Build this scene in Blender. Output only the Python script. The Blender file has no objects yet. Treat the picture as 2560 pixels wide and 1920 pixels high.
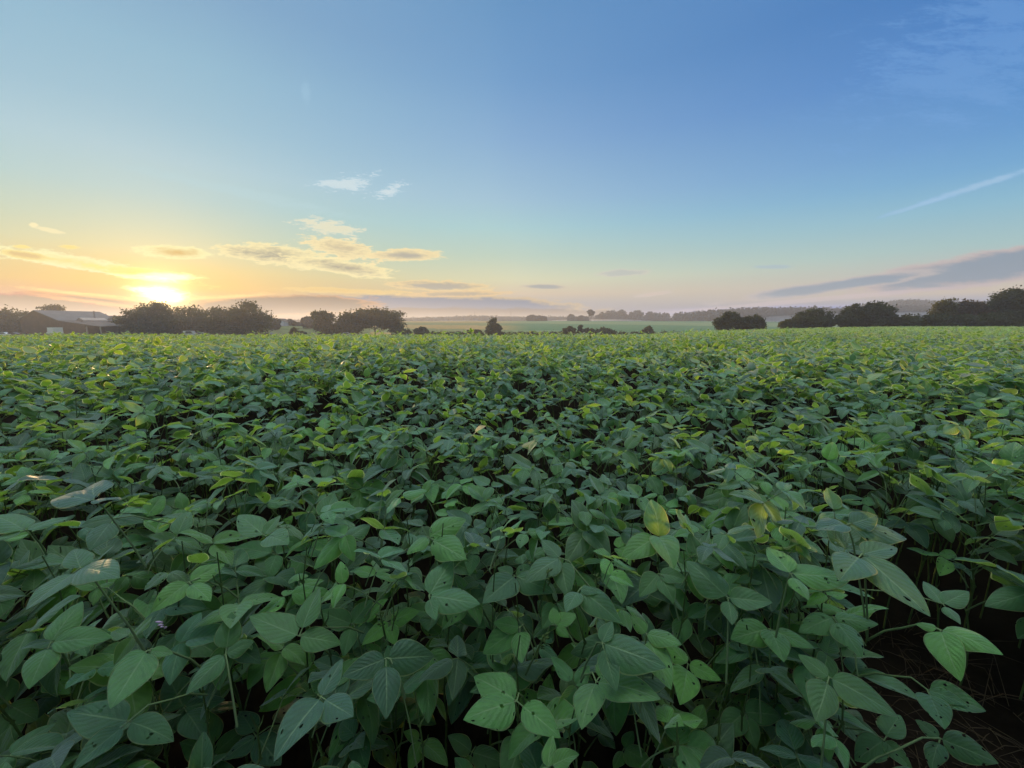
import bpy, math, random
import numpy as np
from mathutils import Vector, Matrix

random.seed(7)
RNG = np.random.default_rng(7)
SC = bpy.context.scene
COL = SC.collection
R = math.radians

# ------------------------------------------------------------------ camera
EYE = 1.5
F = 965.0                     # focal length in photo pixels (2560 wide)
PITCH = math.atan((960 - 812) / F)
cd = bpy.data.cameras.new("camera")
cam = bpy.data.objects.new("camera", cd)
COL.objects.link(cam)
cd.sensor_width = 36.0
cd.lens = 36.0 * F / 2560.0
cd.clip_start = 0.05
cd.clip_end = 6000
cam.location = (0, 0, EYE)
cam.rotation_euler = (math.pi / 2 - PITCH, 0, 0)
SC.camera = cam
CP, SP = math.cos(PITCH), math.sin(PITCH)


def ray(px, py):
    a, b = (px - 1280) / F, (960 - py) / F
    return np.array([a, CP + b * SP, b * CP - SP])     # world direction with camera depth 1


def at(px, py, Y):                                      # world point on the ray at forward distance Y
    d = ray(px, py)
    return np.array([0, 0, EYE]) + d * (Y / d[1])


def project(P):
    P = np.asarray(P, float) - np.array([0, 0, EYE])
    zc = P[..., 1] * CP - P[..., 2] * SP
    yc = P[..., 1] * SP + P[..., 2] * CP
    zc = np.maximum(zc, 1e-3)
    return 1280 + F * P[..., 0] / zc, 960 - F * yc / zc, zc


# ------------------------------------------------------------------ light
sd = ray(405, 726)
SUN = sd / np.linalg.norm(sd)
SUN_EL = math.asin(SUN[2])
SUN_AZ = math.atan2(SUN[0], SUN[1])                     # clockwise from +Y
ld = bpy.data.lights.new("sun", 'SUN')
ld.energy = 5.0
ld.angle = R(0.6)
ld.color = (1.0, 0.63, 0.29)
sun = bpy.data.objects.new("sun", ld)
COL.objects.link(sun)
sun.rotation_euler = Vector(-SUN).to_track_quat('-Z', 'Y').to_euler()

SC.view_settings.view_transform = 'Standard'
SC.view_settings.look = 'None'
EXPO = 0.6
SC.view_settings.exposure = EXPO
SC.view_settings.gamma = 1.0
cy = SC.cycles
cy.max_bounces = 6
cy.diffuse_bounces = 1
cy.glossy_bounces = 2
cy.transmission_bounces = 2
cy.transparent_max_bounces = 6
cy.volume_bounces = 0
cy.use_denoising = True
cy.caustics_reflective = False
cy.caustics_refractive = False
cy.sample_clamp_indirect = 4.0


def lin(c):
    o = []
    for v in c[:3]:
        v = v / 255.0
        o.append(v / 12.92 if v <= 0.04045 else ((v + 0.055) / 1.055) ** 2.4)
    return tuple(o)


HAZE = 0.00072                # per metre
HAZE_TOP = 41.0
HAZE_COL = (0.93, 0.95, 1.0)
HAZE_G = 0.3


def clear(c, el, daz):
    """The sky's own colour, given how it looks through the bright haze near the ground."""
    e = max(R(el), 0.012)
    path = min((HAZE_TOP - EYE) / math.sin(e), 1900.0)
    T = math.exp(-HAZE * path)
    cs = math.cos(R(el) - SUN_EL) * math.cos(R(daz))
    ph = (1 - HAZE_G ** 2) / (4 * math.pi * (1 + HAZE_G ** 2 - 2 * HAZE_G * cs) ** 1.5)
    o = []
    for v, sc, am, hc in zip(c, ld.color, (0.19, 0.28, 0.38), HAZE_COL):
        o.append(max((v - (1 - T) * (ld.energy * 0.8 * 2 ** EXPO * ph * sc + am) * hc) / T, 0.02))
    return tuple(o)


class NT:
    """Small helper for building node trees."""

    def __init__(self, tree):
        self.t = tree
        self.n = tree.nodes
        self.l = tree.links

    def new(self, kind, **kw):
        n = self.n.new(kind)
        for k, v in kw.items():
            setattr(n, k, v)
        return n

    def put(self, sock, v):
        if hasattr(v, 'is_output') or isinstance(v, bpy.types.NodeSocket):
            self.l.new(v, sock)
        else:
            if sock.type == 'RGBA' and len(v) == 3:
                v = (*v, 1)
            sock.default_value = v

    def m(self, op, a, b=None, c=None, clamp=False):
        n = self.new('ShaderNodeMath', operation=op, use_clamp=clamp)
        for i, v in enumerate((a, b, c)):
            if v is not None:
                self.put(n.inputs[i], v)
        return n.outputs[0]

    def v(self, op, a, b=None, s=None):
        n = self.new('ShaderNodeVectorMath', operation=op)
        self.put(n.inputs[0], a)
        if b is not None:
            self.put(n.inputs[1], b)
        if s is not None:
            self.put(n.inputs[3], s)
        return n.outputs[1] if op in ('DOT_PRODUCT', 'LENGTH', 'DISTANCE') else n.outputs[0]

    def mix(self, f, a, b, blend='MIX'):
        n = self.new('ShaderNodeMix', data_type='RGBA', blend_type=blend)
        n.clamp_result = False
        self.put(n.inputs[0], f)
        self.put(n.inputs[6], a)
        self.put(n.inputs[7], b)
        return n.outputs[2]

    def rng(self, x, a, b, c=0.0, d=1.0, smooth=True):
        n = self.new('ShaderNodeMapRange', interpolation_type='SMOOTHSTEP' if smooth else 'LINEAR')
        for i, v in enumerate((x, a, b, c, d)):
            self.put(n.inputs[i], v)
        return n.outputs[0]

    def ramp(self, x, stops, interp='LINEAR'):
        n = self.new('ShaderNodeValToRGB')
        n.color_ramp.interpolation = interp
        e = n.color_ramp.elements
        while len(e) < len(stops):
            e.new(0.5)
        for el, (p, c) in zip(e, stops):
            el.position = p
            el.color = (*c[:3], 1)
        self.put(n.inputs[0], x)
        return n.outputs[0]

    def noise(self, vec, scale, detail=3.0, rough=0.55, dist=0.0):
        n = self.new('ShaderNodeTexNoise')
        if vec is not None:
            self.put(n.inputs['Vector'], vec)
        n.inputs['Scale'].default_value = scale
        n.inputs['Detail'].default_value = detail
        n.inputs['Roughness'].default_value = rough
        n.inputs['Distortion'].default_value = dist
        return n.outputs

    def sep(self, v):
        n = self.new('ShaderNodeSeparateXYZ')
        self.put(n.inputs[0], v)
        return n.outputs

    def comb(self, x, y, z):
        n = self.new('ShaderNodeCombineXYZ')
        for i, v in enumerate((x, y, z)):
            self.put(n.inputs[i], v)
        return n.outputs[0]


# ------------------------------------------------------------------ sky
def build_world():
    w = bpy.data.worlds.new("World")
    SC.world = w
    w.use_nodes = True
    w.node_tree.nodes.clear()
    t = NT(w.node_tree)
    out = t.new('ShaderNodeOutputWorld')
    bg = t.new('ShaderNodeBackground')
    bg.inputs[1].default_value = 0.1
    t.l.new(bg.outputs[0], out.inputs[0])
    nish = t.new('ShaderNodeTexSky')
    nish.sky_type = 'NISHITA'
    nish.sun_disc = False
    nish.sun_elevation = SUN_EL
    nish.sun_rotation = SUN_AZ
    nish.air_density = 1.0
    nish.dust_density = 1.5
    d = t.v('NORMALIZE', t.new('ShaderNodeTexCoord').outputs['Generated'])
    x, y, z = t.sep(d)
    el = t.m('MULTIPLY', t.m('ARCSINE', z), 180 / math.pi)
    h = t.m('SQRT', t.m('ADD', t.m('MULTIPLY', x, x), t.m('MULTIPLY', y, y)))
    sh = math.hypot(SUN[0], SUN[1])
    ca = t.m('DIVIDE', t.m('ADD', t.m('MULTIPLY', x, SUN[0] / sh), t.m('MULTIPLY', y, SUN[1] / sh)), t.m('MAXIMUM', h, 1e-3))
    azd = t.m('MULTIPLY', t.m('ARCCOSINE', t.m('MINIMUM', t.m('MAXIMUM', ca, -1.0), 1.0)), 180 / math.pi)
    e01 = t.m('DIVIDE', el, 60.0, clamp=True)

    def stops(rows, daz):
        return [(e / 60.0, clear(lin(c), e, daz)) for e, c in rows]
    toward = t.ramp(e01, stops([(0, (190, 160, 140)), (2, (208, 174, 138)), (3.2, (206, 174, 130)), (4.2, (206, 184, 134)), (6, (202, 193, 148)), (8, (190, 201, 172)),
                                (10.2, (178, 202, 188)), (13.5, (166, 202, 207)), (17, (166, 202, 216)), (21, (154, 194, 214)), (26, (146, 188, 212)), (32, (132, 172, 205)),
                                (42, (128, 170, 208)), (60, (198, 206, 212))], 9))
    middle = t.ramp(e01, stops([(0, (176, 172, 182)), (3.1, (190, 184, 184)), (4.4, (220, 200, 178)), (6.4, (222, 218, 185)), (9.6, (195, 212, 195)), (13.3, (175, 210, 212)),
                                (16.8, (165, 198, 218)), (23.6, (140, 178, 215)), (29.5, (118, 163, 208)), (36, (105, 153, 200)), (44, (112, 160, 208)), (60, (198, 206, 212))], 42))
    away = t.ramp(e01, stops([(0, (160, 166, 188)), (1.8, (168, 172, 192)), (3.1, (206, 194, 182)), (5.3, (190, 194, 190)), (7.4, (170, 198, 200)), (10.8, (145, 190, 212)),
                              (14, (120, 172, 215)), (17, (105, 158, 212)), (24, (76, 133, 202)), (30, (64, 121, 190)), (42, (84, 134, 200)), (60, (198, 206, 212))], 88))
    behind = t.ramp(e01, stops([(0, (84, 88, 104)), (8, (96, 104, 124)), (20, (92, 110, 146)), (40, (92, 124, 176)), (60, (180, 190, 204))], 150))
    sky = t.mix(t.rng(azd, 6.0, 42.0, smooth=False), toward, middle)
    sky = t.mix(t.rng(azd, 38.0, 92.0, smooth=False), sky, away)
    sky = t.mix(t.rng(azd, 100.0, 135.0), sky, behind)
    sky = t.mix(0.10, sky, t.v('SCALE', nish.outputs[0], s=0.15))

    sky = t.v('SCALE', sky, s=t.m('ADD', 1.0, t.m('MULTIPLY', t.rng(el, 41.0, 64.0, 0.0, 6.8), t.rng(y, -0.12, 0.42, 0.04, 1.0))))      # unseen sky overhead, brightened to light the leaf tops

    # gnomonic coordinates of the direction (an infinitely far plane to the north)
    yy = t.m('MAXIMUM', y, 0.02)
    U = t.m('DIVIDE', x, yy)
    V = t.m('DIVIDE', z, yy)
    ahead = t.rng(y, 0.05, 0.2)
    # angle to the sun
    sa = t.m('MULTIPLY', t.m('ARCCOSINE', t.m('MINIMUM', t.v('DOT_PRODUCT', d, tuple(ray(405, 742) / np.linalg.norm(ray(405, 742)))), 1.0)), 180 / math.pi)
    near = t.m('POWER', 2.718, t.m('MULTIPLY', sa, -1 / 9.0))
    n1 = t.noise(t.comb(t.m('MULTIPLY', U, 5.0), t.m('MULTIPLY', V, 26.0), 0.0), 1.0, 5.0, 0.6, 0.4)[0]
    n2 = t.noise(t.comb(t.m('MULTIPLY', U, 20.0), t.m('MULTIPLY', V, 75.0), 3.7), 1.0, 5.0, 0.65, 0.8)[0]
    n3 = t.noise(t.comb(t.m('ADD', t.m('MULTIPLY', U, 55.0), t.m('MULTIPLY', V, 60.0)), t.m('MULTIPLY', V, 210.0), 9.1), 1.0, 4.0, 0.65, 0.6)[0]
    n1 = t.m('SUBTRACT', n1, 0.5)
    n2 = t.m('ADD', t.m('SUBTRACT', n2, 0.5), t.m('MULTIPLY', t.m('SUBTRACT', n3, 0.5), 0.6))

    def cloud(sky, px, py, a, b, ang, body, edge, dens=1.0, k1=2.2, k2=1.2, soft=0.55, thick=0.9):
        dr = ray(px, py)
        u0, v0 = dr[0] / dr[1], dr[2] / dr[1]
        c, s = math.cos(R(-ang)), math.sin(R(-ang))
        ce = math.degrees(math.atan2(dr[2], math.hypot(dr[0], dr[1])))
        ca_ = abs(math.degrees(math.atan2(dr[0], dr[1]) - SUN_AZ))
        body, edge = clear(body, ce, ca_), clear(edge, ce, ca_)
        soft *= 0.7
        du = t.m('SUBTRACT', U, float(u0))
        dv = t.m('SUBTRACT', V, float(v0))
        up = t.m('ADD', t.m('MULTIPLY', du, c / (a / F)), t.m('MULTIPLY', dv, s / (a / F)))
        vp = t.m('ADD', t.m('MULTIPLY', du, -s / (b / F)), t.m('MULTIPLY', dv, c / (b / F)))
        e = t.m('SQRT', t.m('ADD', t.m('MULTIPLY', up, up), t.m('MULTIPLY', vp, vp)))
        q = t.m('SUBTRACT', 1.18, e)
        q = t.m('ADD', q, t.m('ADD', t.m('MULTIPLY', n1, k1), t.m('MULTIPLY', n2, k2)))
        al = t.m('MULTIPLY', t.m('MULTIPLY', t.rng(q, 0.0, soft), dens), ahead)
        colr = t.mix(t.rng(q, soft * 0.4, thick), edge, body)
        return t.mix(al, sky, colr)

    gr = lin((178, 174, 166))
    yel = lin((255, 238, 184))
    # banks on the horizon
    sky = cloud(sky, 2120, 775, 720, 15, -1.2, lin((163, 168, 194)), lin((190, 184, 196)), 0.9, 1.3, 0.3, 0.8)
    sky = cloud(sky, 1010, 763, 480, 26, 1.0, lin((172, 184, 182)), lin((240, 212, 172)), 0.95, 1.3, 0.5, 0.4, 0.5)
    sky = cloud(sky, 1080, 786, 520, 16, 0.0, lin((172, 172, 178)), lin((224, 186, 164)), 0.9, 1.4, 0.5, 0.6, 0.8)
    sky = cloud(sky, 690, 766, 240, 26, -1.0, lin((190, 170, 150)), lin((250, 208, 130)), 0.95, 1.3, 0.6, 0.4, 0.5)
    sky = cloud(sky, 30, 764, 380, 32, 3.0, lin((186, 164, 146)), lin((252, 204, 128)), 0.95, 1.3, 0.8, 0.4, 0.6)
    sky = cloud(sky, 250, 752, 190, 11, 7.0, lin((214, 160, 112)), lin((255, 206, 104)), 0.9, 2.0, 0.8, 0.6, 1.2)
    # right wedge and its thin end
    sky = cloud(sky, 2480, 668, 330, 38, -9.0, lin((150, 160, 172)), lin((196, 182, 180)), 0.97, 0.9, 0.35, 0.35, 0.6)
    sky = cloud(sky, 2100, 713, 270, 15, -8.0, lin((158, 166, 176)), lin((198, 188, 184)), 0.95, 1.1, 0.4, 0.5, 0.7)
    # the broken lens clouds in the middle
    sky = cloud(sky, 700, 640, 155, 24, 6.0, lin((172, 166, 152)), yel, 0.97, 1.8, 1.4, 0.45, 1.35)
    sky = cloud(sky, 840, 665, 125, 17, 9.0, lin((184, 174, 154)), yel, 0.97, 1.8, 1.4, 0.45, 1.35)
    sky = cloud(sky, 860, 620, 95, 22, 10.0, lin((206, 190, 160)), lin((252, 232, 180)), 0.95, 2.0, 1.6, 0.5, 1.4)
    sky = cloud(sky, 1015, 638, 92, 15, 0.0, lin((188, 180, 164)), lin((250, 228, 176)), 0.97, 1.5, 1.0, 0.4, 1.05)
    sky = cloud(sky, 830, 571, 72, 15, 12.0, lin((236, 228, 196)), lin((240, 232, 204)), 0.8, 2.8, 3.4, 0.8)
    sky = cloud(sky, 868, 459, 62, 17, -6.0, lin((222, 232, 232)), lin((206, 224, 232)), 0.62, 2.6, 3.4, 0.9)
    sky = cloud(sky, 982, 470, 34, 11, -20.0, lin((226, 234, 234)), lin((206, 224, 232)), 0.62, 3.0, 4.5, 0.8)
    sky = cloud(sky, 437, 631, 92, 15, 3.0, lin((226, 192, 132)), lin((255, 246, 190)), 0.95, 1.1, 1.0, 0.5, 1.3)
    sky = cloud(sky, 190, 656, 200, 17, 9.0, lin((255, 232, 160)), lin((255, 248, 196)), 0.95, 1.8, 1.3, 0.6, 1.4)
    sky = cloud(sky, 380, 688, 150, 13, 9.0, lin((255, 232, 140)), lin((255, 240, 160)), 0.95, 1.8, 1.3, 0.6, 1.4)
    sky = cloud(sky, 60, 636, 60, 9, 8.0, lin((232, 200, 146)), lin((255, 232, 158)), 0.9, 1.6, 1.0, 0.6, 1.0)
    sky = cloud(sky, 175, 617, 26, 6, 4.0, lin((255, 228, 150)), lin((255, 232, 160)), 0.9, 1.8, 1.5, 0.7)
    sky = cloud(sky, 55, 617, 20, 5, 0.0, lin((255, 230, 150)), lin((255, 232, 160)), 0.9, 1.8, 1.5, 0.7)
    sky = cloud(sky, 84, 563, 10, 5, 0.0, lin((255, 240, 190)), lin((250, 236, 190)), 0.9, 1.4, 1.5, 0.7)
    sky = cloud(sky, 124, 576, 30, 5, 12.0, lin((252, 238, 190)), lin((250, 236, 190)), 0.8, 1.8, 1.5, 0.8)
    sky = cloud(sky, 1110, 716, 125, 12, 2.0, lin((190, 180, 166)), lin((246, 218, 166)), 0.9, 2.2, 1.2, 0.5, 0.9)
    sky = cloud(sky, 1130, 735, 130, 8, -1.0, lin((200, 184, 164)), lin((246, 212, 160)), 0.85, 2.0, 1.2, 0.6, 0.9)
    sky = cloud(sky, 870, 727, 170, 7, 2.0, lin((246, 212, 150)), lin((250, 220, 160)), 0.8, 2.4, 1.6, 0.8)
    sky = cloud(sky, 1365, 717, 62, 6, 1.0, lin((178, 176, 174)), lin((214, 200, 180)), 0.9, 1.2, 0.7, 0.5, 0.7)
    sky = cloud(sky, 1560, 682, 66, 7, -3.0, lin((190, 190, 186)), lin((212, 204, 192)), 0.75, 2.0, 1.4, 0.7)
    sky = cloud(sky, 1640, 734, 50, 5, -8.0, lin((214, 196, 186)), lin((212, 200, 192)), 0.7, 1.6, 1.2, 0.8)
    sky = cloud(sky, 1930, 667, 52, 5, 0.0, lin((170, 186, 198)), lin((170, 190, 202)), 0.7, 1.4, 1.0, 0.8)
    sky = cloud(sky, 2050, 748, 430, 6, -5.0, lin((206, 192, 192)), lin((206, 192, 192)), 0.6, 1.6, 0.8, 0.9)
    # vapour trail and high wisps
    sky = cloud(sky, 2440, 466, 165, 9, -17.5, lin((172, 200, 226)), lin((150, 188, 222)), 0.6, 0.8, 1.1, 1.0)
    sky = cloud(sky, 2290, 515, 120, 6, -17.0, lin((164, 196, 224)), lin((150, 188, 222)), 0.6, 0.8, 1.0, 1.0)
    sky = cloud(sky, 2490, 110, 330, 150, -25.0, lin((120, 166, 218)), lin((120, 166, 218)), 0.42, 3.4, 2.0, 1.6)
    sky = cloud(sky, 765, 232, 12, 30, 0.0, lin((168, 202, 224)), lin((168, 202, 224)), 0.3, 0.8, 1.0, 1.2)
    sky = cloud(sky, 560, 470, 330, 14, 12.0, lin((190, 216, 220)), lin((190, 216, 220)), 0.35, 1.6, 1.4, 1.2)

    # the brightness of the air and cloud round the rising sun
    def glow(amp, width, colr, p=1.0):
        g = t.m('MULTIPLY', t.m('POWER', 2.718, t.m('MULTIPLY', t.m('POWER', t.m('DIVIDE', sa, width), p), -1.0)), amp)
        return t.v('SCALE', tuple(colr), s=g)
    sky = t.v('ADD', sky, glow(0.07, 5.0, (1.0, 0.62, 0.10)))
    sky = t.v('ADD', sky, glow(3.4, 1.35, (1.0, 0.80, 0.34), 1.4))
    sky = t.v('ADD', sky, glow(0.30, 2.8, (1.0, 0.50, 0.08)))
    # cloud strips lit from behind by the sun
    lit = (1.0, 0.86, 0.45)

    def strip(sky, px, py, a, b, ang, amp, lit=lit):
        dr = ray(px, py)
        u0, v0 = dr[0] / dr[1], dr[2] / dr[1]
        c, s = math.cos(R(-ang)), math.sin(R(-ang))
        du = t.m('SUBTRACT', U, float(u0))
        dv = t.m('SUBTRACT', V, float(v0))
        up = t.m('ADD', t.m('MULTIPLY', du, c / (a / F)), t.m('MULTIPLY', dv, s / (a / F)))
        vp = t.m('ADD', t.m('MULTIPLY', du, -s / (b / F)), t.m('MULTIPLY', dv, c / (b / F)))
        e = t.m('SQRT', t.m('ADD', t.m('MULTIPLY', up, up), t.m('MULTIPLY', vp, vp)))
        q = t.m('ADD', t.m('SUBTRACT', 1.0, e), t.m('ADD', t.m('MULTIPLY', n1, 1.6), t.m('MULTIPLY', n2, 1.1)))
        g = t.m('MULTIPLY', t.m('MULTIPLY', t.rng(q, 0.0, 0.8), amp), ahead)
        return t.v('ADD', sky, t.v('SCALE', lit, s=g))
    sky = strip(sky, 440, 693, 90, 11, 2.0, 1.3)
    sky = strip(sky, 370, 697, 110, 8, 6.0, 0.7)
    sky = strip(sky, 400, 738, 80, 22, 8.0, 2.2)
    sky = strip(sky, 350, 722, 60, 9, 4.0, 1.4)
    sky = strip(sky, 560, 742, 170, 8, -3.0, 0.5, (1.0, 0.55, 0.12))
    sky = strip(sky, 260, 758, 200, 7, 7.0, 0.6, (1.0, 0.50, 0.14))
    sky = strip(sky, 210, 736, 220, 8, 6.0, 0.6, (1.0, 0.60, 0.16))
    # below the horizon the ground keeps it dark
    sky = t.mix(t.rng(z, -0.06, -0.01), lin((96, 100, 84)), sky)
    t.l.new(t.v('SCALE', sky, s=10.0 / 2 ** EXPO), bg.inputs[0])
    w.cycles.sampling_method = 'MANUAL'
    w.cycles.sample_map_resolution = 1024


build_world()


# ------------------------------------------------------------------ tags and meshes
def tag(o, label=None, cat=None, group=None, kind=None):
    for k, v in (('label', label), ('category', cat), ('group', group), ('kind', kind)):
        if v:
            o[k] = v
    return o


def empty(name, loc, label=None, cat=None, group=None, rz=0.0):
    o = bpy.data.objects.new(name, None)
    COL.objects.link(o)
    o.empty_display_size = 0.2
    o.location = loc
    o.rotation_euler = (0, 0, rz)
    return tag(o, label, cat, group)


class MB:
    """Collects vertices, quads / triangles, uv and tint; builds one mesh."""

    def __init__(self):
        self.v, self.f, self.uv, self.ti, self.mi, self.n = [], [], [], [], [], 0

    def add(self, v, f, uv=None, tint=None, mat=0):
        v = np.asarray(v, float).reshape(-1, 3)
        f = np.asarray(f, int)
        if f.shape[1] == 3:
            f = np.hstack([f, f[:, 2:3]])
        self.v.append(v)
        self.f.append(f + self.n)
        self.uv.append(np.zeros((len(v), 2)) if uv is None else np.asarray(uv, float))
        self.ti.append(np.tile((0.5, 0.5, 0.0), (len(v), 1)) if tint is None else np.broadcast_to(np.asarray(tint, float), (len(v), 3)))
        self.mi.append(np.full(len(f), mat))
        self.n += len(v)

    def box(self, x0, x1, y0, y1, z0, z1, mat=0):
        v = [(x, y, z) for z in (z0, z1) for y in (y0, y1) for x in (x0, x1)]
        self.add(v, [(0, 2, 3, 1), (4, 5, 7, 6), (0, 1, 5, 4), (2, 6, 7, 3), (0, 4, 6, 2), (1, 3, 7, 5)], mat=mat)

    def prism(self, poly, axis, a, b, mat=0):
        """Extrude a polygon given in the two other axes along axis from a to b."""
        n = len(poly)
        v = []
        for q in (a, b):
            for (s, t_) in poly:
                v.append({'x': (q, s, t_), 'y': (s, q, t_), 'z': (s, t_, q)}[axis])
        f = [(i, (i + 1) % n, n + (i + 1) % n, n + i) for i in range(n)]
        self.add(v, f, mat=mat)
        for k in (0, n):
            self.add([v[k + i] for i in range(n)], [(0, i, i + 1, i + 1) for i in range(1, n - 1)], mat=mat)

    def tube(self, pts, radii, sides=6, mat=0, tint=None):
        pts = np.asarray(pts, float)
        n = len(pts)
        vs, uv = [], []
        for i in range(n):
            tg = pts[min(i + 1, n - 1)] - pts[max(i - 1, 0)]
            tg = tg / (np.linalg.norm(tg) + 1e-9)
            ref = np.array([1.0, 0, 0]) if abs(tg[0]) < 0.8 else np.array([0, 1.0, 0])
            a = np.cross(tg, ref)
            a /= np.linalg.norm(a)
            b = np.cross(tg, a)
            for k in range(sides):
                th = 2 * math.pi * k / sides
                vs.append(pts[i] + radii[i] * (math.cos(th) * a + math.sin(th) * b))
                uv.append((k / sides, i / (n - 1)))
        f = [(i * sides + k, i * sides + (k + 1) % sides, (i + 1) * sides + (k + 1) % sides, (i + 1) * sides + k)
             for i in range(n - 1) for k in range(sides)]
        self.add(vs, f, uv, tint, mat)

    def disc_y(self, c, r, w, n=14, mat=0):
        """A wheel-like short cylinder whose axis is y."""
        p = [(c[0] + r * math.cos(2 * math.pi * k / n), c[2] + r * math.sin(2 * math.pi * k / n)) for k in range(n)]
        self.prism(p, 'y', c[1] - w / 2, c[1] + w / 2, mat)

    def mesh(self, name, mats, smooth=False):
        v = np.vstack(self.v)
        f = np.vstack(self.f)
        uv = np.vstack(self.uv)
        ti = np.vstack(self.ti)
        mi = np.concatenate(self.mi)
        tri = f[:, 2] == f[:, 3]
        cnt = np.where(tri, 3, 4)
        keep = np.ones(f.shape, bool)
        keep[tri, 3] = False
        loops = f[keep]
        me = bpy.data.meshes.new(name)
        me.vertices.add(len(v))
        me.vertices.foreach_set('co', v.astype(np.float32).ravel())
        me.loops.add(len(loops))
        me.loops.foreach_set('vertex_index', loops.astype(np.int32))
        me.polygons.add(len(f))
        me.polygons.foreach_set('loop_start', np.concatenate([[0], np.cumsum(cnt)[:-1]]).astype(np.int32))
        me.polygons.foreach_set('material_index', mi.astype(np.int32))
        me.polygons.foreach_set('use_smooth', np.full(len(f), smooth))
        l = me.uv_layers.new(name='UVMap')
        l.data.foreach_set('uv', uv[loops].astype(np.float32).ravel())
        a = me.attributes.new('tint', 'FLOAT_COLOR', 'POINT')
        a.data.foreach_set('color', np.hstack([ti, np.ones((len(ti), 1))]).astype(np.float32).ravel())
        for m in (mats if isinstance(mats, (list, tuple)) else [mats]):
            me.materials.append(m)
        me.update(calc_edges=True)
        me.validate()
        return me

    def build(self, name, mats, parent=None, smooth=False):
        o = bpy.data.objects.new(name, self.mesh(name, mats, smooth))
        COL.objects.link(o)
        if parent is not None:
            o.parent = parent
        return o


# ------------------------------------------------------------------ materials
def new_mat(name):
    m = bpy.data.materials.new(name)
    m.use_nodes = True
    m.node_tree.nodes.clear()
    t = NT(m.node_tree)
    out = t.new('ShaderNodeOutputMaterial')
    return m, t, out


def simple(name, col, rough=0.7, spec=0.3, metal=0.0, var=0.15, scale=2.0, trans=None):
    m, t, out = new_mat(name)
    p = t.new('ShaderNodeBsdfPrincipled')
    co = t.new('ShaderNodeTexCoord').outputs['Object']
    nz = t.noise(co, scale, 4.0)[0]
    k = t.rng(nz, 0.25, 0.75, 1 - var, 1 + var, False)
    t.l.new(t.v('SCALE', tuple(col), s=k), p.inputs['Base Color'])
    p.inputs['Roughness'].default_value = rough
    p.inputs['Specular IOR Level'].default_value = spec
    p.inputs['Metallic'].default_value = metal
    t.l.new(p.outputs[0], out.inputs[0])
    return m


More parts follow.
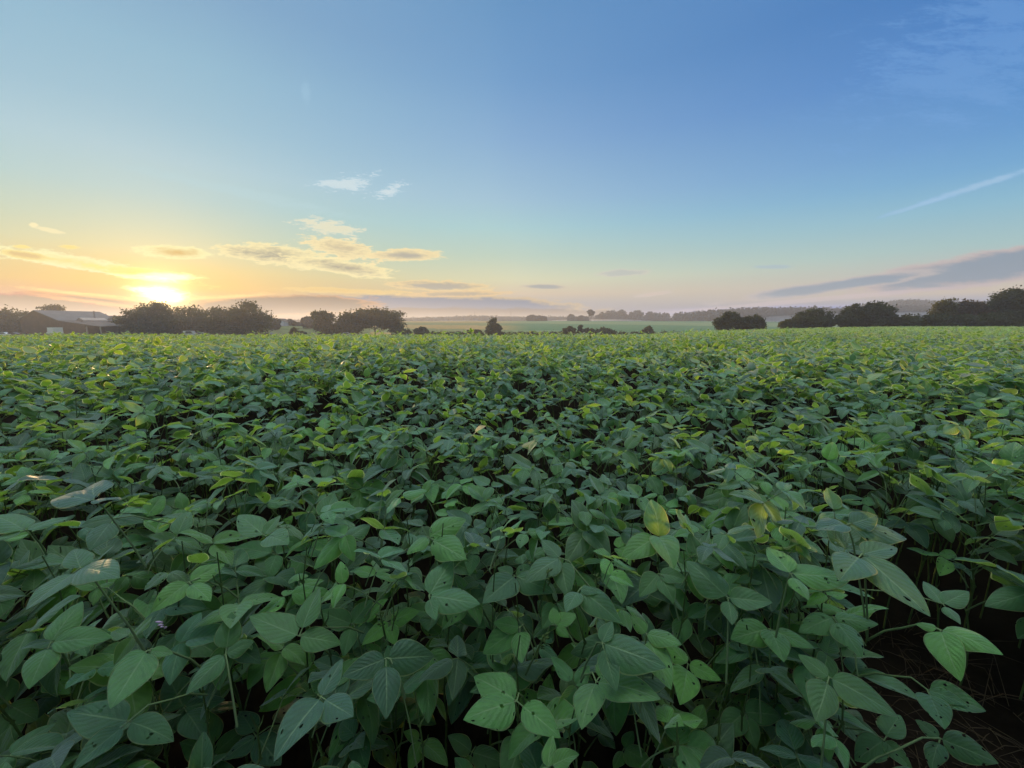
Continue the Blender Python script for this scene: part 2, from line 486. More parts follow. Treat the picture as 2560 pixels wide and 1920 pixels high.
def leaf_mat(name, mode, holes=False, detail=True, edge=0.485):
    """Soybean leaf. tint R: bluish to yellow green, G: brightness, B: straw yellow, also standing in for sunlight."""
    m, t, out = new_mat(name)
    if mode == 'object':
        oi = t.new('ShaderNodeObjectInfo')
        tr, tg, tb = t.sep(oi.outputs['Color'])
        rnd = oi.outputs['Random']
    else:
        at_ = t.new('ShaderNodeAttribute', attribute_name='tint')
        tr, tg, tb = t.sep(at_.outputs['Vector'])
        rnd = tr
    uvn = t.new('ShaderNodeUVMap')
    uvn.uv_map = 'UVMap'
    uv = uvn.outputs[0]
    u, v, _ = t.sep(uv)
    pos = t.new('ShaderNodeTexCoord').outputs['Object']
    base = t.mix(tr, lin((38, 96, 56)), lin((88, 150, 36)))
    base = t.mix(tb, base, lin((176, 158, 74)))
    base = t.v('SCALE', base, s=t.m('ADD', t.m('MULTIPLY', tg, 0.95), 0.42))
    thru = t.mix(tr, lin((140, 178, 48)), lin((168, 198, 52)))
    thru = t.mix(tb, thru, lin((214, 186, 80)))
    bump = None
    rim = t.rng(t.m('ABSOLUTE', t.m('SUBTRACT', u, 0.5)), edge - 0.03, edge, 0.0, 1.0)      # downy margin, with the backlit rim put into its colour
    base = t.mix(t.m('MULTIPLY', rim, 0.35), base, lin((150, 172, 130)))
    thru = t.mix(rim, thru, lin((236, 232, 150)))
    if detail:
        mott = t.noise(pos, 60.0, 4.0, 0.6)[0]
        base = t.v('SCALE', base, s=t.rng(mott, 0.3, 0.7, 0.72, 1.25, False))
        au = t.m('ABSOLUTE', t.m('SUBTRACT', u, 0.5))
        mid = t.rng(au, 0.012, 0.03, 1.0, 0.0)
        lat = t.m('SUBTRACT', t.m('MULTIPLY', v, 7.0), t.m('MULTIPLY', au, 5.6))
        lat = t.m('ADD', lat, t.m('MULTIPLY', t.noise(uv, 3.5, 2.0)[0], 0.9))
        fr = t.m('ABSOLUTE', t.m('SUBTRACT', t.m('FRACT', lat), 0.5))
        lv = t.m('MULTIPLY', t.rng(fr, 0.02, 0.06, 1.0, 0.0), t.rng(t.noise(uv, 9.0, 2.0)[0], 0.35, 0.65, 0.1, 0.55, False))
        vein = t.m('MAXIMUM', mid, lv)
        base = t.mix(t.m('MULTIPLY', vein, 0.5), base, lin((150, 178, 116)))
        pk = t.m('ADD', t.rng(fr, 0.0, 0.5, -0.3, 0.25), t.m('MULTIPLY', mid, -0.6))
        cell = t.noise(uv, 34.0, 3.0, 0.6)[0]
        bn = t.new('ShaderNodeBump')
        bn.inputs['Strength'].default_value = 0.4
        bn.inputs['Distance'].default_value = 0.004
        t.l.new(t.m('ADD', pk, t.m('MULTIPLY', cell, 1.1)), bn.inputs['Height'])
        bump = bn.outputs[0]
    geo = t.new('ShaderNodeNewGeometry')
    base = t.mix(t.m('MULTIPLY', geo.outputs['Backfacing'], 0.35), base, lin((120, 146, 100)))
    p = t.new('ShaderNodeBsdfPrincipled')
    t.l.new(base, p.inputs['Base Color'])
    p.inputs['Roughness'].default_value = 0.48
    p.inputs['Specular IOR Level'].default_value = 0.55
    p.inputs['Sheen Weight'].default_value = 0.75
    p.inputs['Sheen Roughness'].default_value = 0.5
    p.inputs['Sheen Tint'].default_value = (0.85, 0.96, 0.92, 1)
    tl = t.new('ShaderNodeBsdfTranslucent')
    t.l.new(thru, tl.inputs[0])
    if bump:
        t.l.new(bump, p.inputs['Normal'])
    ms = t.new('ShaderNodeMixShader')
    t.l.new(t.rng(rim, 0.0, 1.0, 0.40, 0.72, False), ms.inputs[0])
    t.l.new(p.outputs[0], ms.inputs[1])
    t.l.new(tl.outputs[0], ms.inputs[2])
    res = ms.outputs[0]
    if holes:
        sh = t.comb(t.m('MULTIPLY', rnd, 37.0), t.m('MULTIPLY', rnd, 91.0), 0.0)
        q = t.v('ADD', t.v('MULTIPLY', uv, (3.6, 5.4, 1.0)), sh)
        wob = t.noise(q, 4.0, 2.0)[1]
        q = t.v('ADD', q, t.v('SCALE', t.v('SUBTRACT', wob, (0.5, 0.5, 0.5)), s=0.35))
        vo = t.new('ShaderNodeTexVoronoi')
        vo.voronoi_dimensions = '2D'
        t.l.new(q, vo.inputs['Vector'])
        vo.inputs['Scale'].default_value = 1.0
        cr, cg, cb = t.sep(vo.outputs['Color'])
        rad = t.m('MULTIPLY', t.m('ADD', 0.05, t.m('MULTIPLY', cr, 0.17)), t.m('GREATER_THAN', cg, 0.80))
        hole = t.m('MULTIPLY', t.m('LESS_THAN', vo.outputs['Distance'], rad), t.m('GREATER_THAN', t.m('FRACT', t.m('MULTIPLY', rnd, 13.7)), 0.35))
        tp = t.new('ShaderNodeBsdfTransparent')
        m2 = t.new('ShaderNodeMixShader')
        t.l.new(hole, m2.inputs[0])
        t.l.new(res, m2.inputs[1])
        t.l.new(tp.outputs[0], m2.inputs[2])
        res = m2.outputs[0]
    t.l.new(res, out.inputs[0])
    return m


def crown_mat(name, col, thru, k=0.3):
    m, t, out = new_mat(name)
    at_ = t.new('ShaderNodeAttribute', attribute_name='tint')
    tr, tg, tb = t.sep(at_.outputs['Vector'])
    d = t.new('ShaderNodeBsdfDiffuse')
    c = t.v('SCALE', tuple(col), s=t.m('ADD', t.m('MULTIPLY', tg, 1.2), 0.4))
    c = t.mix(t.m('MULTIPLY', tr, 0.5), c, lin((104, 84, 44)))
    t.l.new(c, d.inputs[0])
    tl = t.new('ShaderNodeBsdfTranslucent')
    tl.inputs[0].default_value = (*thru, 1)
    ms = t.new('ShaderNodeMixShader')
    ms.inputs[0].default_value = k
    t.l.new(d.outputs[0], ms.inputs[1])
    t.l.new(tl.outputs[0], ms.inputs[2])
    t.l.new(ms.outputs[0], out.inputs[0])
    return m


M = {}
M['leaf'] = leaf_mat('soybean leaf', 'object', holes=True)

M['leaf_mid'] = leaf_mat('soybean leaf further in', 'object')
M['leaf_mass'] = leaf_mat('soybean leaf in the crop', 'mesh', detail=False, edge=0.46)
M['stem'] = simple('soybean stem', lin((76, 96, 46)), 0.8, 0.2, var=0.25, scale=30)
M['petiole'] = simple('soybean leaf stalk', lin((100, 120, 74)), 0.75, 0.25, var=0.2, scale=30)
M['flower'] = simple('soybean flower', lin((196, 170, 190)), 0.6, var=0.1)
M['straw'] = simple('dry straw', lin((70, 60, 44)), 0.9, 0.1, var=0.4, scale=20)
M['bark'] = simple('bark', lin((74, 62, 50)), 0.95, 0.1, var=0.3, scale=3)
M['crown'] = crown_mat('tree leaves', (0.030, 0.046, 0.018), (0.10, 0.11, 0.02))
M['crown_dark'] = crown_mat('dark tree leaves', (0.055, 0.072, 0.038), (0.08, 0.09, 0.02))
M['crown_red'] = crown_mat('reddish tree leaves', (0.095, 0.072, 0.045), (0.10, 0.07, 0.02))
M['crown_yel'] = crown_mat('yellowish tree leaves', (0.10, 0.10, 0.035), (0.16, 0.14, 0.02))
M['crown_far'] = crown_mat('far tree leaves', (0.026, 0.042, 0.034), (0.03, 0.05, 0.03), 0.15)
M['barn'] = simple('barn boards', lin((98, 76, 62)), 0.85, var=0.25, scale=0.6)
M['barn_light'] = simple('pale barn boards', lin((176, 160, 146)), 0.8, var=0.15, scale=0.6)
M['tin'] = simple('roof tin', lin((112, 108, 104)), 0.7, 0.2, var=0.15, scale=0.5)
M['tin_dark'] = simple('older roof tin', lin((96, 86, 78)), 0.75, 0.2, var=0.2, scale=0.5)
M['inside'] = simple('dark barn inside', lin((40, 32, 26)), 0.9)
M['white'] = simple('white paint', (0.74, 0.74, 0.72), 0.4, 0.5, var=0.05)
M['cargrey'] = simple('grey car paint', (0.10, 0.10, 0.115), 0.35, 0.5, var=0.05)
M['carred'] = simple('dark red car paint', (0.14, 0.035, 0.03), 0.35, 0.5, var=0.05)
M['carsilver'] = simple('silver car paint', (0.42, 0.42, 0.43), 0.35, 0.5, var=0.05)
M['glass'] = simple('car glass', (0.03, 0.035, 0.04), 0.15, 0.6, var=0.02)
M['tyre'] = simple('tyre rubber', (0.02, 0.02, 0.02), 0.9, 0.2)
M['chrome'] = simple('dull metal trim', (0.35, 0.35, 0.35), 0.4, 0.5)
M['lamp'] = simple('lamp glass', (0.6, 0.58, 0.5), 0.2, 0.5)
M['steel'] = simple('tower steel', (0.16, 0.16, 0.17), 0.6, 0.4)


# ------------------------------------------------------------------ terrain
PU = np.array([-3.0, 0.30, 0.55, 0.80, 1.05, 1.4])
PP = np.array([0.0272, 0.0272, 0.0150, 0.0080, 0.0025, 0.0])


def uu(X, Y):
    return X / np.maximum(Y, 5.0)


def canopy(X, Y):
    """Height of the crop's upper surface."""
    X, Y = np.asarray(X, float), np.asarray(Y, float)
    u = uu(X, Y)
    yy = np.maximum(Y, 0.3)
    a = 0.43 + 0.17 * np.exp(-(yy / 1.7) ** 2)
    b = 0.14 + np.interp(u, PU, PP) * np.maximum(Y, 0)
    k = 0.05
    s = 0.5 * (a + b + np.sqrt((a - b) ** 2 + k * k))
    und = 0.04 * np.sin(X * 1.1 + 0.4 * Y) * np.sin(Y * 0.9 + 1.3) + 0.03 * np.sin(X * 0.37 - Y * 0.6) + 0.03 * np.sin(X * 2.3 + 1.0) * np.sin(Y * 2.1 - X * 0.6)
    return EYE - s + und * np.clip(Y / 3, 0, 1) * np.clip(30 / np.maximum(Y, 1), 0, 1)


def crop_end(u):
    """How far the tall leafy crop reaches before the smooth far strip."""
    return np.interp(u, [-0.1, 0.30, 0.45], [23, 42, 120])


def edge_y(u):
    return np.interp(u, [-2, 0.36, 0.50, 0.8, 1.3], [152, 152, 98, 90, 84])


def smooth(x):
    x = np.clip(x, 0, 1)
    return x * x * (3 - 2 * x)


def ground_z(X, Y):
    X, Y = np.asarray(X, float), np.asarray(Y, float)
    d = np.hypot(X, Y)
    u = uu(X, Y)
    ye = edge_y(u)
    ce = np.minimum(crop_end(u), 46)
    depth = 0.9 + (0.10 - 0.9) * smooth((Y - ce * 0.62) / (ce * 0.38))
    near_z = canopy(X, Y) - depth
    near_z = np.where(d < 8, np.minimum(near_z, 0.0 + 0.02 * np.sin(3 * X) * np.cos(2.3 * Y)) * 1.0, near_z)
    zc_edge = canopy(u * ye, ye) - 0.10
    yc = np.interp(u, [-0.50, -0.30], [250, 470])
    zc = EYE + np.interp(u, [-0.50, -0.30, 0.1, 0.6, 1.0], [-0.2, 4.2, 4.6, 4.2, 3.0])
    z0 = EYE - 4.7
    far = np.where(Y < 165, zc_edge + (z0 - zc_edge) * smooth((Y - ye) / np.maximum(165 - ye, 8)),
                   np.where(Y < yc, z0 + (zc - z0) * (0.25 * np.clip((Y - 165) / (yc - 165), 0, 1) + 0.75 * smooth((Y - 165) / (yc - 165))),
                            zc - 5.0 * smooth((Y - yc) / 90)))
    z = np.where(Y > ye, far, near_z)
    return z


def build_ground():
    na, nr = 420, 250
    ang = np.concatenate([np.linspace(-80, 80, 341), np.linspace(80, 280, na - 341 + 2)[1:-1]])
    na = len(ang)
    rad = np.concatenate([[0.0], np.geomspace(0.35, 1650, nr - 1)])
    A, Rr = np.meshgrid(np.radians(ang), rad)
    X, Y = Rr * np.sin(A), Rr * np.cos(A)
    Z = ground_z(X, Y)
    d = Rr
    Z = Z + 0.05 * (RNG.random(Z.shape) - 0.5) * np.clip((d - 25) / 25, 0, 1) * (Y < edge_y(uu(X, Y)) - 1)
    Z = Z + 0.02 * (RNG.random(Z.shape) - 0.5) * (d < 8)
    v = np.stack([X, Y, Z], -1).reshape(-1, 3)
    i = np.arange(nr - 1)[:, None] * na
    j = np.arange(na)[None, :]
    f = np.stack([i + j, i + (j + 1) % na, i + na + (j + 1) % na, i + na + j], -1).reshape(-1, 4)
    # what grows or lies where: soil, crop, meadow, stubble
    u = uu(X, Y)
    col = np.zeros((*X.shape, 3))
    soil = np.array(lin((32, 27, 21)))
    crop = np.array(lin((112, 132, 66)))
    meadow = np.array(lin((138, 152, 96)))
    stubble = np.array(lin((172, 142, 88)))
    green = np.array(lin((92, 124, 84)))
    w = smooth((Y - 12) / 8)[..., None]
    col[:] = soil * (1 - w) + crop * w
    yb = edge_y(u)
    band = (Y > crop_end(u))[..., None]
    col = np.where(band, meadow, col)
    fx = (Y > yb)[..., None]
    right = smooth((u + 0.06) / 0.12)[..., None]
    strip = ((np.sin(Y * 0.052 + u * 4) > 0.0))[..., None]
    hill = np.where(strip, stubble, np.array(lin((128, 130, 84)))) * (1 - right) + np.where((np.sin(Y * 0.034 + u * 3 + 1.0) > 0.35)[..., None], np.array(lin((124, 140, 96))), green) * right
    hill = np.where((u < -0.36)[..., None], np.array(lin((112, 118, 74))), hill)
    col = np.where(fx, hill, col)
    b = MB()
    b.add(v, f, np.stack([X, Y], -1).reshape(-1, 2), col.reshape(-1, 3))
    m, t, out = new_mat('ground and far fields')
    at_ = t.new('ShaderNodeAttribute', attribute_name='tint')
    p = t.new('ShaderNodeBsdfDiffuse')
    pos = t.new('ShaderNodeTexCoord').outputs['Object']
    n1 = t.noise(pos, 0.35, 6.0, 0.7)[0]
    n2 = t.noise(pos, 7.0, 4.0, 0.7)[0]
    rows = t.new('ShaderNodeTexWave')
    rows.wave_type = 'BANDS'
    rows.bands_direction = 'DIAGONAL'
    t.l.new(pos, rows.inputs[0])
    rows.inputs['Scale'].default_value = 0.05
    rows.inputs['Distortion'].default_value = 6.0
    rows.inputs['Detail'].default_value = 2.0
    rows.inputs['Detail Scale'].default_value = 0.3
    k = t.m('MULTIPLY', t.rng(n1, 0.25, 0.75, 0.72, 1.28, False), t.rng(n2, 0.25, 0.75, 0.55, 1.45, False))
    k = t.m('MULTIPLY', k, t.rng(rows.outputs[1], 0.0, 1.0, 0.88, 1.1, False))
    t.l.new(t.v('SCALE', at_.outputs['Color'], s=k), p.inputs[0])
    t.l.new(p.outputs[0], out.inputs[0])
    o = b.build('ground', m, smooth=True)
    tag(o, kind='structure')


build_ground()


# ------------------------------------------------------------------ leaves
def leaflet(L, W, nu, nv, fold=0.25, curl=0.6, cup=0.0, wav=0.0, seed=0, asym=0.0):
    r = np.random.default_rng(seed)
    t_ = np.linspace(0, 1, nv + 1)
    t_ = 0.5 * (t_ + (1 - np.cos(np.pi * t_)) / 2)
    u = np.linspace(-1, 1, nu + 1)
    T, Uv = np.meshgrid(t_, u, indexing='ij')
    sh = np.sin(np.pi * np.clip(T, 0, 1) ** 0.63) ** 0.83
    sh = np.maximum(sh, np.where(T < 0.1, 0.06, 0.012))
    w = 0.5 * W * sh * (1 + asym * np.sign(Uv) * (1 - T))
    x = Uv * w
    z = fold * np.abs(x) * (1 - 0.3 * T) - cup * x * x / W * 3
    ph = r.uniform(0, 6.28, 3)
    z = z + wav * W * (np.sin(T * 9 + ph[0]) * Uv ** 2 * 0.6 + np.sin(T * 6 + ph[1]) * Uv * 0.5) * np.sin(np.pi * T)
    # bend along the length
    th = -curl * T ** 1.3 + 0.15 * np.sin(T * 5 + ph[2]) * wav * 8
    dt = np.diff(t_, prepend=0)[:, None]
    yb = np.cumsum(np.cos(th) * dt, 0) * L
    zb = np.cumsum(np.sin(th) * dt, 0) * L
    P = np.stack([x, yb - z * np.sin(th), zb + z * np.cos(th)], -1).reshape(-1, 3)
    n = nu + 1
    ii = np.arange(nv)[:, None] * n + np.arange(nu)[None, :]
    Fq = np.stack([ii, ii + 1, ii + n + 1, ii + n], -1).reshape(-1, 4)
    UV = np.stack([(Uv + 1) / 2, T], -1).reshape(-1, 2)
    return P, Fq, UV


def rot(yaw=0, pitch=0, roll=0):
    """Rows-as-points matrix: roll about the length, then pitch up, then yaw."""
    return np.array(Matrix.Rotation(yaw, 3, 'Z') @ Matrix.Rotation(pitch, 3, 'X') @ Matrix.Rotation(roll, 3, 'Y')).T


class Proto:
    """One trifoliate leaf: petiole from the stem, three leaflets at its end."""

    def __init__(self, seed, upright):
        r = random.Random(seed)
        self.r = seed
        lp = r.uniform(0.09, 0.17)
        e0, e1 = R(r.uniform(48, 70)), R(r.uniform(20, 50))
        pts = [np.zeros(3)]
        for k in range(6):
            e = e0 + (e1 - e0) * k / 5
            pts.append(pts[-1] + lp / 6 * np.array([0.06 * math.sin(k), math.cos(e), math.sin(e)]))
        self.pet = np.array(pts)
        self.j = pts[-1]
        base = r.uniform(0.078, 0.120)
        self.parts = []
        for k, yaw in enumerate((0.0, R(r.uniform(68, 100)), -R(r.uniform(68, 100)))):
            if upright:
                pitch = R(r.uniform(12, 68)) if r.random() < 0.7 else R(r.uniform(-25, 10))
            else:
                pitch = R(r.uniform(-34, 16)) if r.random() < 0.78 else R(r.uniform(5, 60))
            roll = R(r.gauss(0, 18))
            L = base * (1.08 if k == 0 else 0.95) * r.uniform(0.9, 1.08)
            self.parts.append(dict(yaw=yaw + R(r.gauss(0, 9)), pitch=pitch, roll=roll, L=L, W=L * r.uniform(0.54, 0.70),
                                   fold=r.uniform(0.08, 0.65), curl=r.uniform(-0.15, 0.9), cup=r.uniform(0, 0.45), wav=r.uniform(0.03, 0.09),
                                   off=0.022 if k == 0 else 0.004, seed=seed * 10 + k))

    def arrays(self, nu, nv, sides, npet):
        b = MB()
        idx = np.linspace(0, 6, npet + 1).round().astype(int)
        if sides:
            b.tube(self.pet[idx], np.linspace(0.0022, 0.0016, npet + 1), sides, mat=1)
        dirj = self.pet[-1] - self.pet[-2]
        dirj = dirj / np.linalg.norm(dirj)
        for q in self.parts:
            P, Fq, UV = leaflet(q['L'], q['W'], nu, nv, q['fold'], q['curl'], q['cup'], q['wav'], q['seed'])
            m = rot(q['yaw'], q['pitch'], q['roll'])
            d = np.array([0, 1.0, 0]) @ m
            o = self.j + q['off'] * (0.6 * d + 0.4 * dirj)
            if sides:
                b.tube(np.array([self.j, o]), [0.0015, 0.0013], max(3, sides - 2), mat=1)
            b.add(P @ m + o, Fq, UV)
        return b


PROTOS = [Proto(100 + i, i >= 11) for i in range(18)]
ME_NEAR = [p.arrays(10, 14, 6, 6).mesh('leaf', [M['leaf'], M['petiole']], True) for p in PROTOS]
ME_MID = [p.arrays(6, 8, 4, 4).mesh('leaf', [M['leaf_mid'], M['petiole']], True) for p in PROTOS]

# ------------------------------------------------------------------ leaves seen singly at the front of the field
# junction of the three leaflets, then their tips, in photo pixels; only used to choose each leaf's real place, size and turn
HERO = [
    (323, 1803, [(173, 1782), (431, 1852), (183, 1925)]), (126, 1607, [(204, 1506), (276, 1595), (74, 1720)]),
    (367, 1627, [(274, 1689), (280, 1766), (431, 1634)]), (472, 1455, [(560, 1411), (381, 1529), (525, 1502)]),
    (564, 1636, [(468, 1733), (634, 1603), (579, 1533)]), (748, 1590, [(628, 1541), (850, 1610), (797, 1471)]),
    (803, 1743, [(688, 1899), (855, 1650), (880, 1790)]), (245, 1469, [(177, 1455), (233, 1512), (285, 1455)]),
    (200, 1420, [(185, 1375), (338, 1455), (70, 1521)]), (1292, 1753, [(1188, 1693), (1163, 1798), (1398, 1842)]),
    (965, 1646, [(860, 1689), (1082, 1640), (965, 1794)]), (973, 1556, [(907, 1611), (1047, 1529), (988, 1611)]),
    (1299, 1568, [(1235, 1557), (1210, 1632), (1305, 1656)]), (1387, 1562, [(1383, 1520), (1441, 1537), (1422, 1593)]),
    (1505, 1607, [(1530, 1555), (1661, 1667), (1540, 1724)]), (1490, 1704, [(1455, 1821), (1647, 1747), (1540, 1640)]),
    (1072, 1490, [(1130, 1401), (1196, 1510), (1089, 1549)]), (1070, 1343, [(1163, 1300), (1019, 1385), (1163, 1397)]),
    (1288, 1440, [(1210, 1506), (1381, 1481), (1245, 1420)]), (1400, 1395, [(1354, 1350), (1315, 1455), (1420, 1490)]),
    (1647, 1434, [(1600, 1490), (1717, 1452), (1684, 1506)]), (1616, 1584, [(1579, 1541), (1702, 1611), (1676, 1720)]),
    (1449, 1473, [(1494, 1483), (1548, 1553), (1416, 1529)]), (1560, 1871, [(1583, 1829), (1630, 1918), (1535, 1925)]),
    (1054, 1852, [(1118, 1914), (1023, 1925), (1010, 1830)]), (1924, 1572, [(1830, 1597), (1958, 1654), (2032, 1619)]),
    (1976, 1434, [(2122, 1446), (1920, 1370), (2020, 1500)]), (2073, 1693, [(2238, 1788), (1997, 1638), (2040, 1800)]),
    (2118, 1312, [(2266, 1347), (2042, 1323), (2190, 1290)]), (2155, 1385, [(2334, 1549), (2240, 1370), (2100, 1450)]),
    (2357, 1510, [(2310, 1455), (2420, 1480), (2400, 1560)]), (2350, 1574, [(2505, 1636), (2400, 1700), (2290, 1560)]),
    (2318, 1724, [(2417, 1763), (2460, 1776), (2360, 1820)]), (2350, 1846, [(2491, 1906), (2290, 1800), (2330, 1925)]),
    (1820, 1494, [(1719, 1405), (1927, 1506), (1830, 1560)]), (2083, 1543, [(2000, 1580), (2192, 1560), (2153, 1642)]),
    (283, 1297, [(202, 1315), (359, 1306), (226, 1375)]), (64, 1326, [(-12, 1290), (171, 1294), (-20, 1352)]),
    (234, 1251, [(84, 1248), (301, 1248), (240, 1200)]), (660, 1338, [(582, 1277), (700, 1290), (720, 1360)]),
    (1860, 1780, [(1800, 1840), (1950, 1790), (1890, 1870)]), (640, 1840, [(560, 1900), (700, 1910), (600, 1780)]),
    (20, 1760, [(-40, 1700), (90, 1800), (30, 1860)]), (1180, 1880, [(1120, 1840), (1260, 1910), (1160, 1935)]),
    (1720, 1660, [(1660, 1600), (1800, 1700), (1700, 1760)]), (2210, 1850, [(2140, 1900), (2280, 1925), (2250, 1790)]),
    (460, 1770, [(420, 1690), (560, 1750), (510, 1850)]), (880, 1560, [(800, 1530), (930, 1500), (860, 1640)]),
]
hr = random.Random(21)
HP = []
for (jx, jy, tips) in HERO:
    mx = max(math.hypot(a - jx, b - jy) for a, b in tips)
    dz = np.interp(jy, [1250, 1350, 1450, 1600, 1750, 1920], [1.30, 1.14, 1.07, 1.0, 0.96, 0.93])
    depth = 0.5 * dz + 0.5 * min(max(0.128 * F / mx, 0.72), 1.25)
    J = np.array([0, 0, EYE]) + ray(jx, jy) * depth
    view = -ray(jx, jy)
    view /= np.linalg.norm(view)
    flat_lying = len(HP) in (28, 38, 29)
    nrm = view * (0.2 if flat_lying else 0.50) + np.array([hr.gauss(0, 0.16), hr.gauss(0, 0.1), 0.72])
    nrm /= np.linalg.norm(nrm)
    ls = []
    for (a, b) in tips:
        n2 = nrm + np.array([hr.gauss(0, 0.14), hr.gauss(0, 0.14), hr.gauss(0, 0.08)])
        n2 /= np.linalg.norm(n2)
        dr = ray(a, b)
        den = dr @ n2
        Tp = np.array([0, 0, EYE]) + dr * (((J - np.array([0, 0, EYE])) @ n2) / den) if abs(den) > 0.12 else np.array([0, 0, EYE]) + dr * depth
        v = Tp - J
        L = np.linalg.norm(v)
        if L > 0.155:
            v *= 0.155 / L
            L = 0.155
        ls.append((v / L, L, n2))
    HP.append(dict(J=J, ls=ls, depth=depth, px=[(jx, jy)] + [((jx + a) / 2, (jy + b) / 2) for a, b in tips]))


def hides_front_leaf(P):
    """True if a point of another plant's leaf would cover one of the leaves above."""
    x, y, z = project(P)
    for h in HP:
        if z < h['depth'] + 0.06:
            for (a, b) in h['px']:
                if abs(x - a) < 58 and abs(y - b) < 50:
                    return True
    return False


# ------------------------------------------------------------------ the soybean plants
def in_gap(x, y):
    """The bare strip beside the front of the field."""
    if y < 0.70:
        return True
    xl = 0.86 + 0.42 * (y - 0.75)
    xr = 1.95 - 0.55 * max(0.0, y - 1.0)
    return y < 1.62 and xl < x < xr


spots = []
tries = 0
while tries < 60000 and len(spots) < 900:
    tries += 1
    y = 0.72 + 2.9 * random.random()
    x = (random.random() * 2 - 1) * (1.42 * y + 0.35)
    if in_gap(x, y):
        continue
    md = 0.138 if y < 1.05 else 0.168
    if any((x - a) ** 2 + (y - b) ** 2 < md ** 2 for a, b in spots):
        continue
    spots.append((x, y))
spots.sort(key=lambda s: s[1] + 0.12 * abs(s[0]))
cut = spots[300][1] + 0.12 * abs(spots[300][0]) if len(spots) > 300 else 99
extra_spots = spots[300:]
spots = spots[:300]
print('plants', len(spots), 'cut', cut)

stem_meshes = []
for s in range(6):
    r = random.Random(50 + s)
    b = MB()
    pts = [np.array([0, 0, -0.05])]
    for k in range(8):
        pts.append(np.array([r.gauss(0, 0.006) + 0.004 * (k % 2 - 0.5), r.gauss(0, 0.006), (k + 1) / 8]))
    b.tube(pts, np.linspace(0.0040, 0.0016, 9), 6)
    for k in range(2, 8):                                # swollen nodes and a stub of a side shoot
        p = pts[k]
        b.tube([p - (0, 0, .006), p, p + (0, 0, .006)], [0.0035, 0.0056, 0.0035], 6)
        a = r.uniform(0, 6.28)
        b.tube([p, p + (0.012 * math.cos(a), 0.012 * math.sin(a), 0.02), p + (0.016 * math.cos(a), 0.016 * math.sin(a), 0.045)], [0.003, 0.002, 0.0008], 4)
    stem_meshes.append(b.mesh('stem', M['stem'], True))


def leaf_tint(r, top, side=0.0):
    a = min(max(r.gauss(0.32, 0.28) + (0.18 if top else 0), 0), 1)
    g = min(max(r.gauss(0.5, 0.30) + (0.08 if top else -0.04), 0.05), 1)
    y = 0.0
    if side > 0 and r.random() < side:  # rare yellow leaf, coloured as if sunlit
        y = r.uniform(0.4, 0.9)
    return (a, g, y, 1.0)


G_FRONT = 'soybean plants along the shaded front edge of the field'
G_SECOND = 'soybean plants just behind the front edge of the field'
G_INNER = 'soybean plants further into the field'
pr = random.Random(3)
plants = []
for (x, y) in spots:
    zt = float(canopy(x, y)) + pr.gauss(0, 0.045)
    if y < 1.0:                                          # the front of the crop slopes down to the path
        zt = 0.56 + (zt - 0.56) * max(0.0, (y - 0.70) / 0.30) ** 0.8
    gz = float(ground_z(x, y))
    H = zt - 0.12 - gz
    d = math.hypot(x, y)
    if y < 1.25 and abs(x) < 1.6:
        lab, grp = 'broad leaved soybean plant in the shaded front row of the field', G_FRONT
    elif y < 2.1:
        lab, grp = 'soybean plant in the second band of the field, behind the front row', G_SECOND
    else:
        lab, grp = 'soybean plant deeper in the field, seen as a few overlapping leaf tops', G_INNER
    root = empty('soybean_plant', (x, y, gz), lab, 'plant', grp)
    st = bpy.data.objects.new('stem', pr.choice(stem_meshes))
    COL.objects.link(st)
    st.parent = root
    lean = (pr.gauss(0, 0.05), pr.gauss(0, 0.05))
    st.rotation_euler = (lean[0], lean[1], pr.uniform(0, 6.28))
    st.scale = (1.0, 1.0, H)
    rotm = Matrix.Rotation(lean[1], 3, 'Y') @ Matrix.Rotation(lean[0], 3, 'X')
    axis = np.array(rotm @ Vector((0, 0, 1)))
    n = 17 if y < 1.2 else (9 if y < 1.7 else 6)
    a0 = pr.uniform(0, 6.28)
    plants.append(dict(root=root, x=x, y=y, gz=gz, H=H, axis=axis))
    lo = 0.12 if y < 1.2 else (0.4 if y < 1.7 else 0.55)
    for k in range(n):
        fr = lo + (1.0 - lo) * (k / (n - 1)) ** 0.8
        hgt = fr * H
        sc = (1.12 - 0.30 * max(0, (fr - 0.6) / 0.4)) * pr.uniform(0.85, 1.12)
        if k == n - 1:
            sc *= 0.85
        az = a0 + k * 2.4 + pr.gauss(0, 0.4)
        up = pr.random() < (0.50 if y > 1.9 else 0.26)
        pi_ = pr.randrange(11, 18) if up else pr.randrange(0, 11)
        P = PROTOS[pi_]
        o = Vector(axis * hgt)
        mat = Matrix.Rotation(az, 3, 'Z') @ Matrix.Rotation(pr.gauss(0, 0.16), 3, 'X') @ Matrix.Rotation(pr.gauss(0, 0.12), 3, 'Y')
        jw = np.array([x, y, gz]) + np.array(o + mat @ Vector(P.j * sc))
        if jw[2] > zt + 0.06:
            o.z -= jw[2] - zt - 0.05
            jw[2] = zt + 0.05
        if jw[1] < 0.5 or np.linalg.norm(jw - (0, 0, EYE)) < 0.62:
            continue
        if y < 1.7:
            pts = [jw] + [jw + 0.06 * sc * np.array(mat @ Vector((math.sin(-q['yaw']), math.cos(q['yaw']), 0))) for q in P.parts]
            if any(hides_front_leaf(p) for p in pts):
                continue
        lf = bpy.data.objects.new('leaf', (ME_NEAR if y < 1.7 else ME_MID)[pi_])
        COL.objects.link(lf)
        lf.parent = root
        m4 = mat.to_4x4()
        m4.translation = o
        lf.matrix_local = m4 @ Matrix.Scale(sc, 4)
        lf.color = leaf_tint(pr, k >= n - 2, 0.004 if y > 2.8 and x > 0.8 else 0.0)

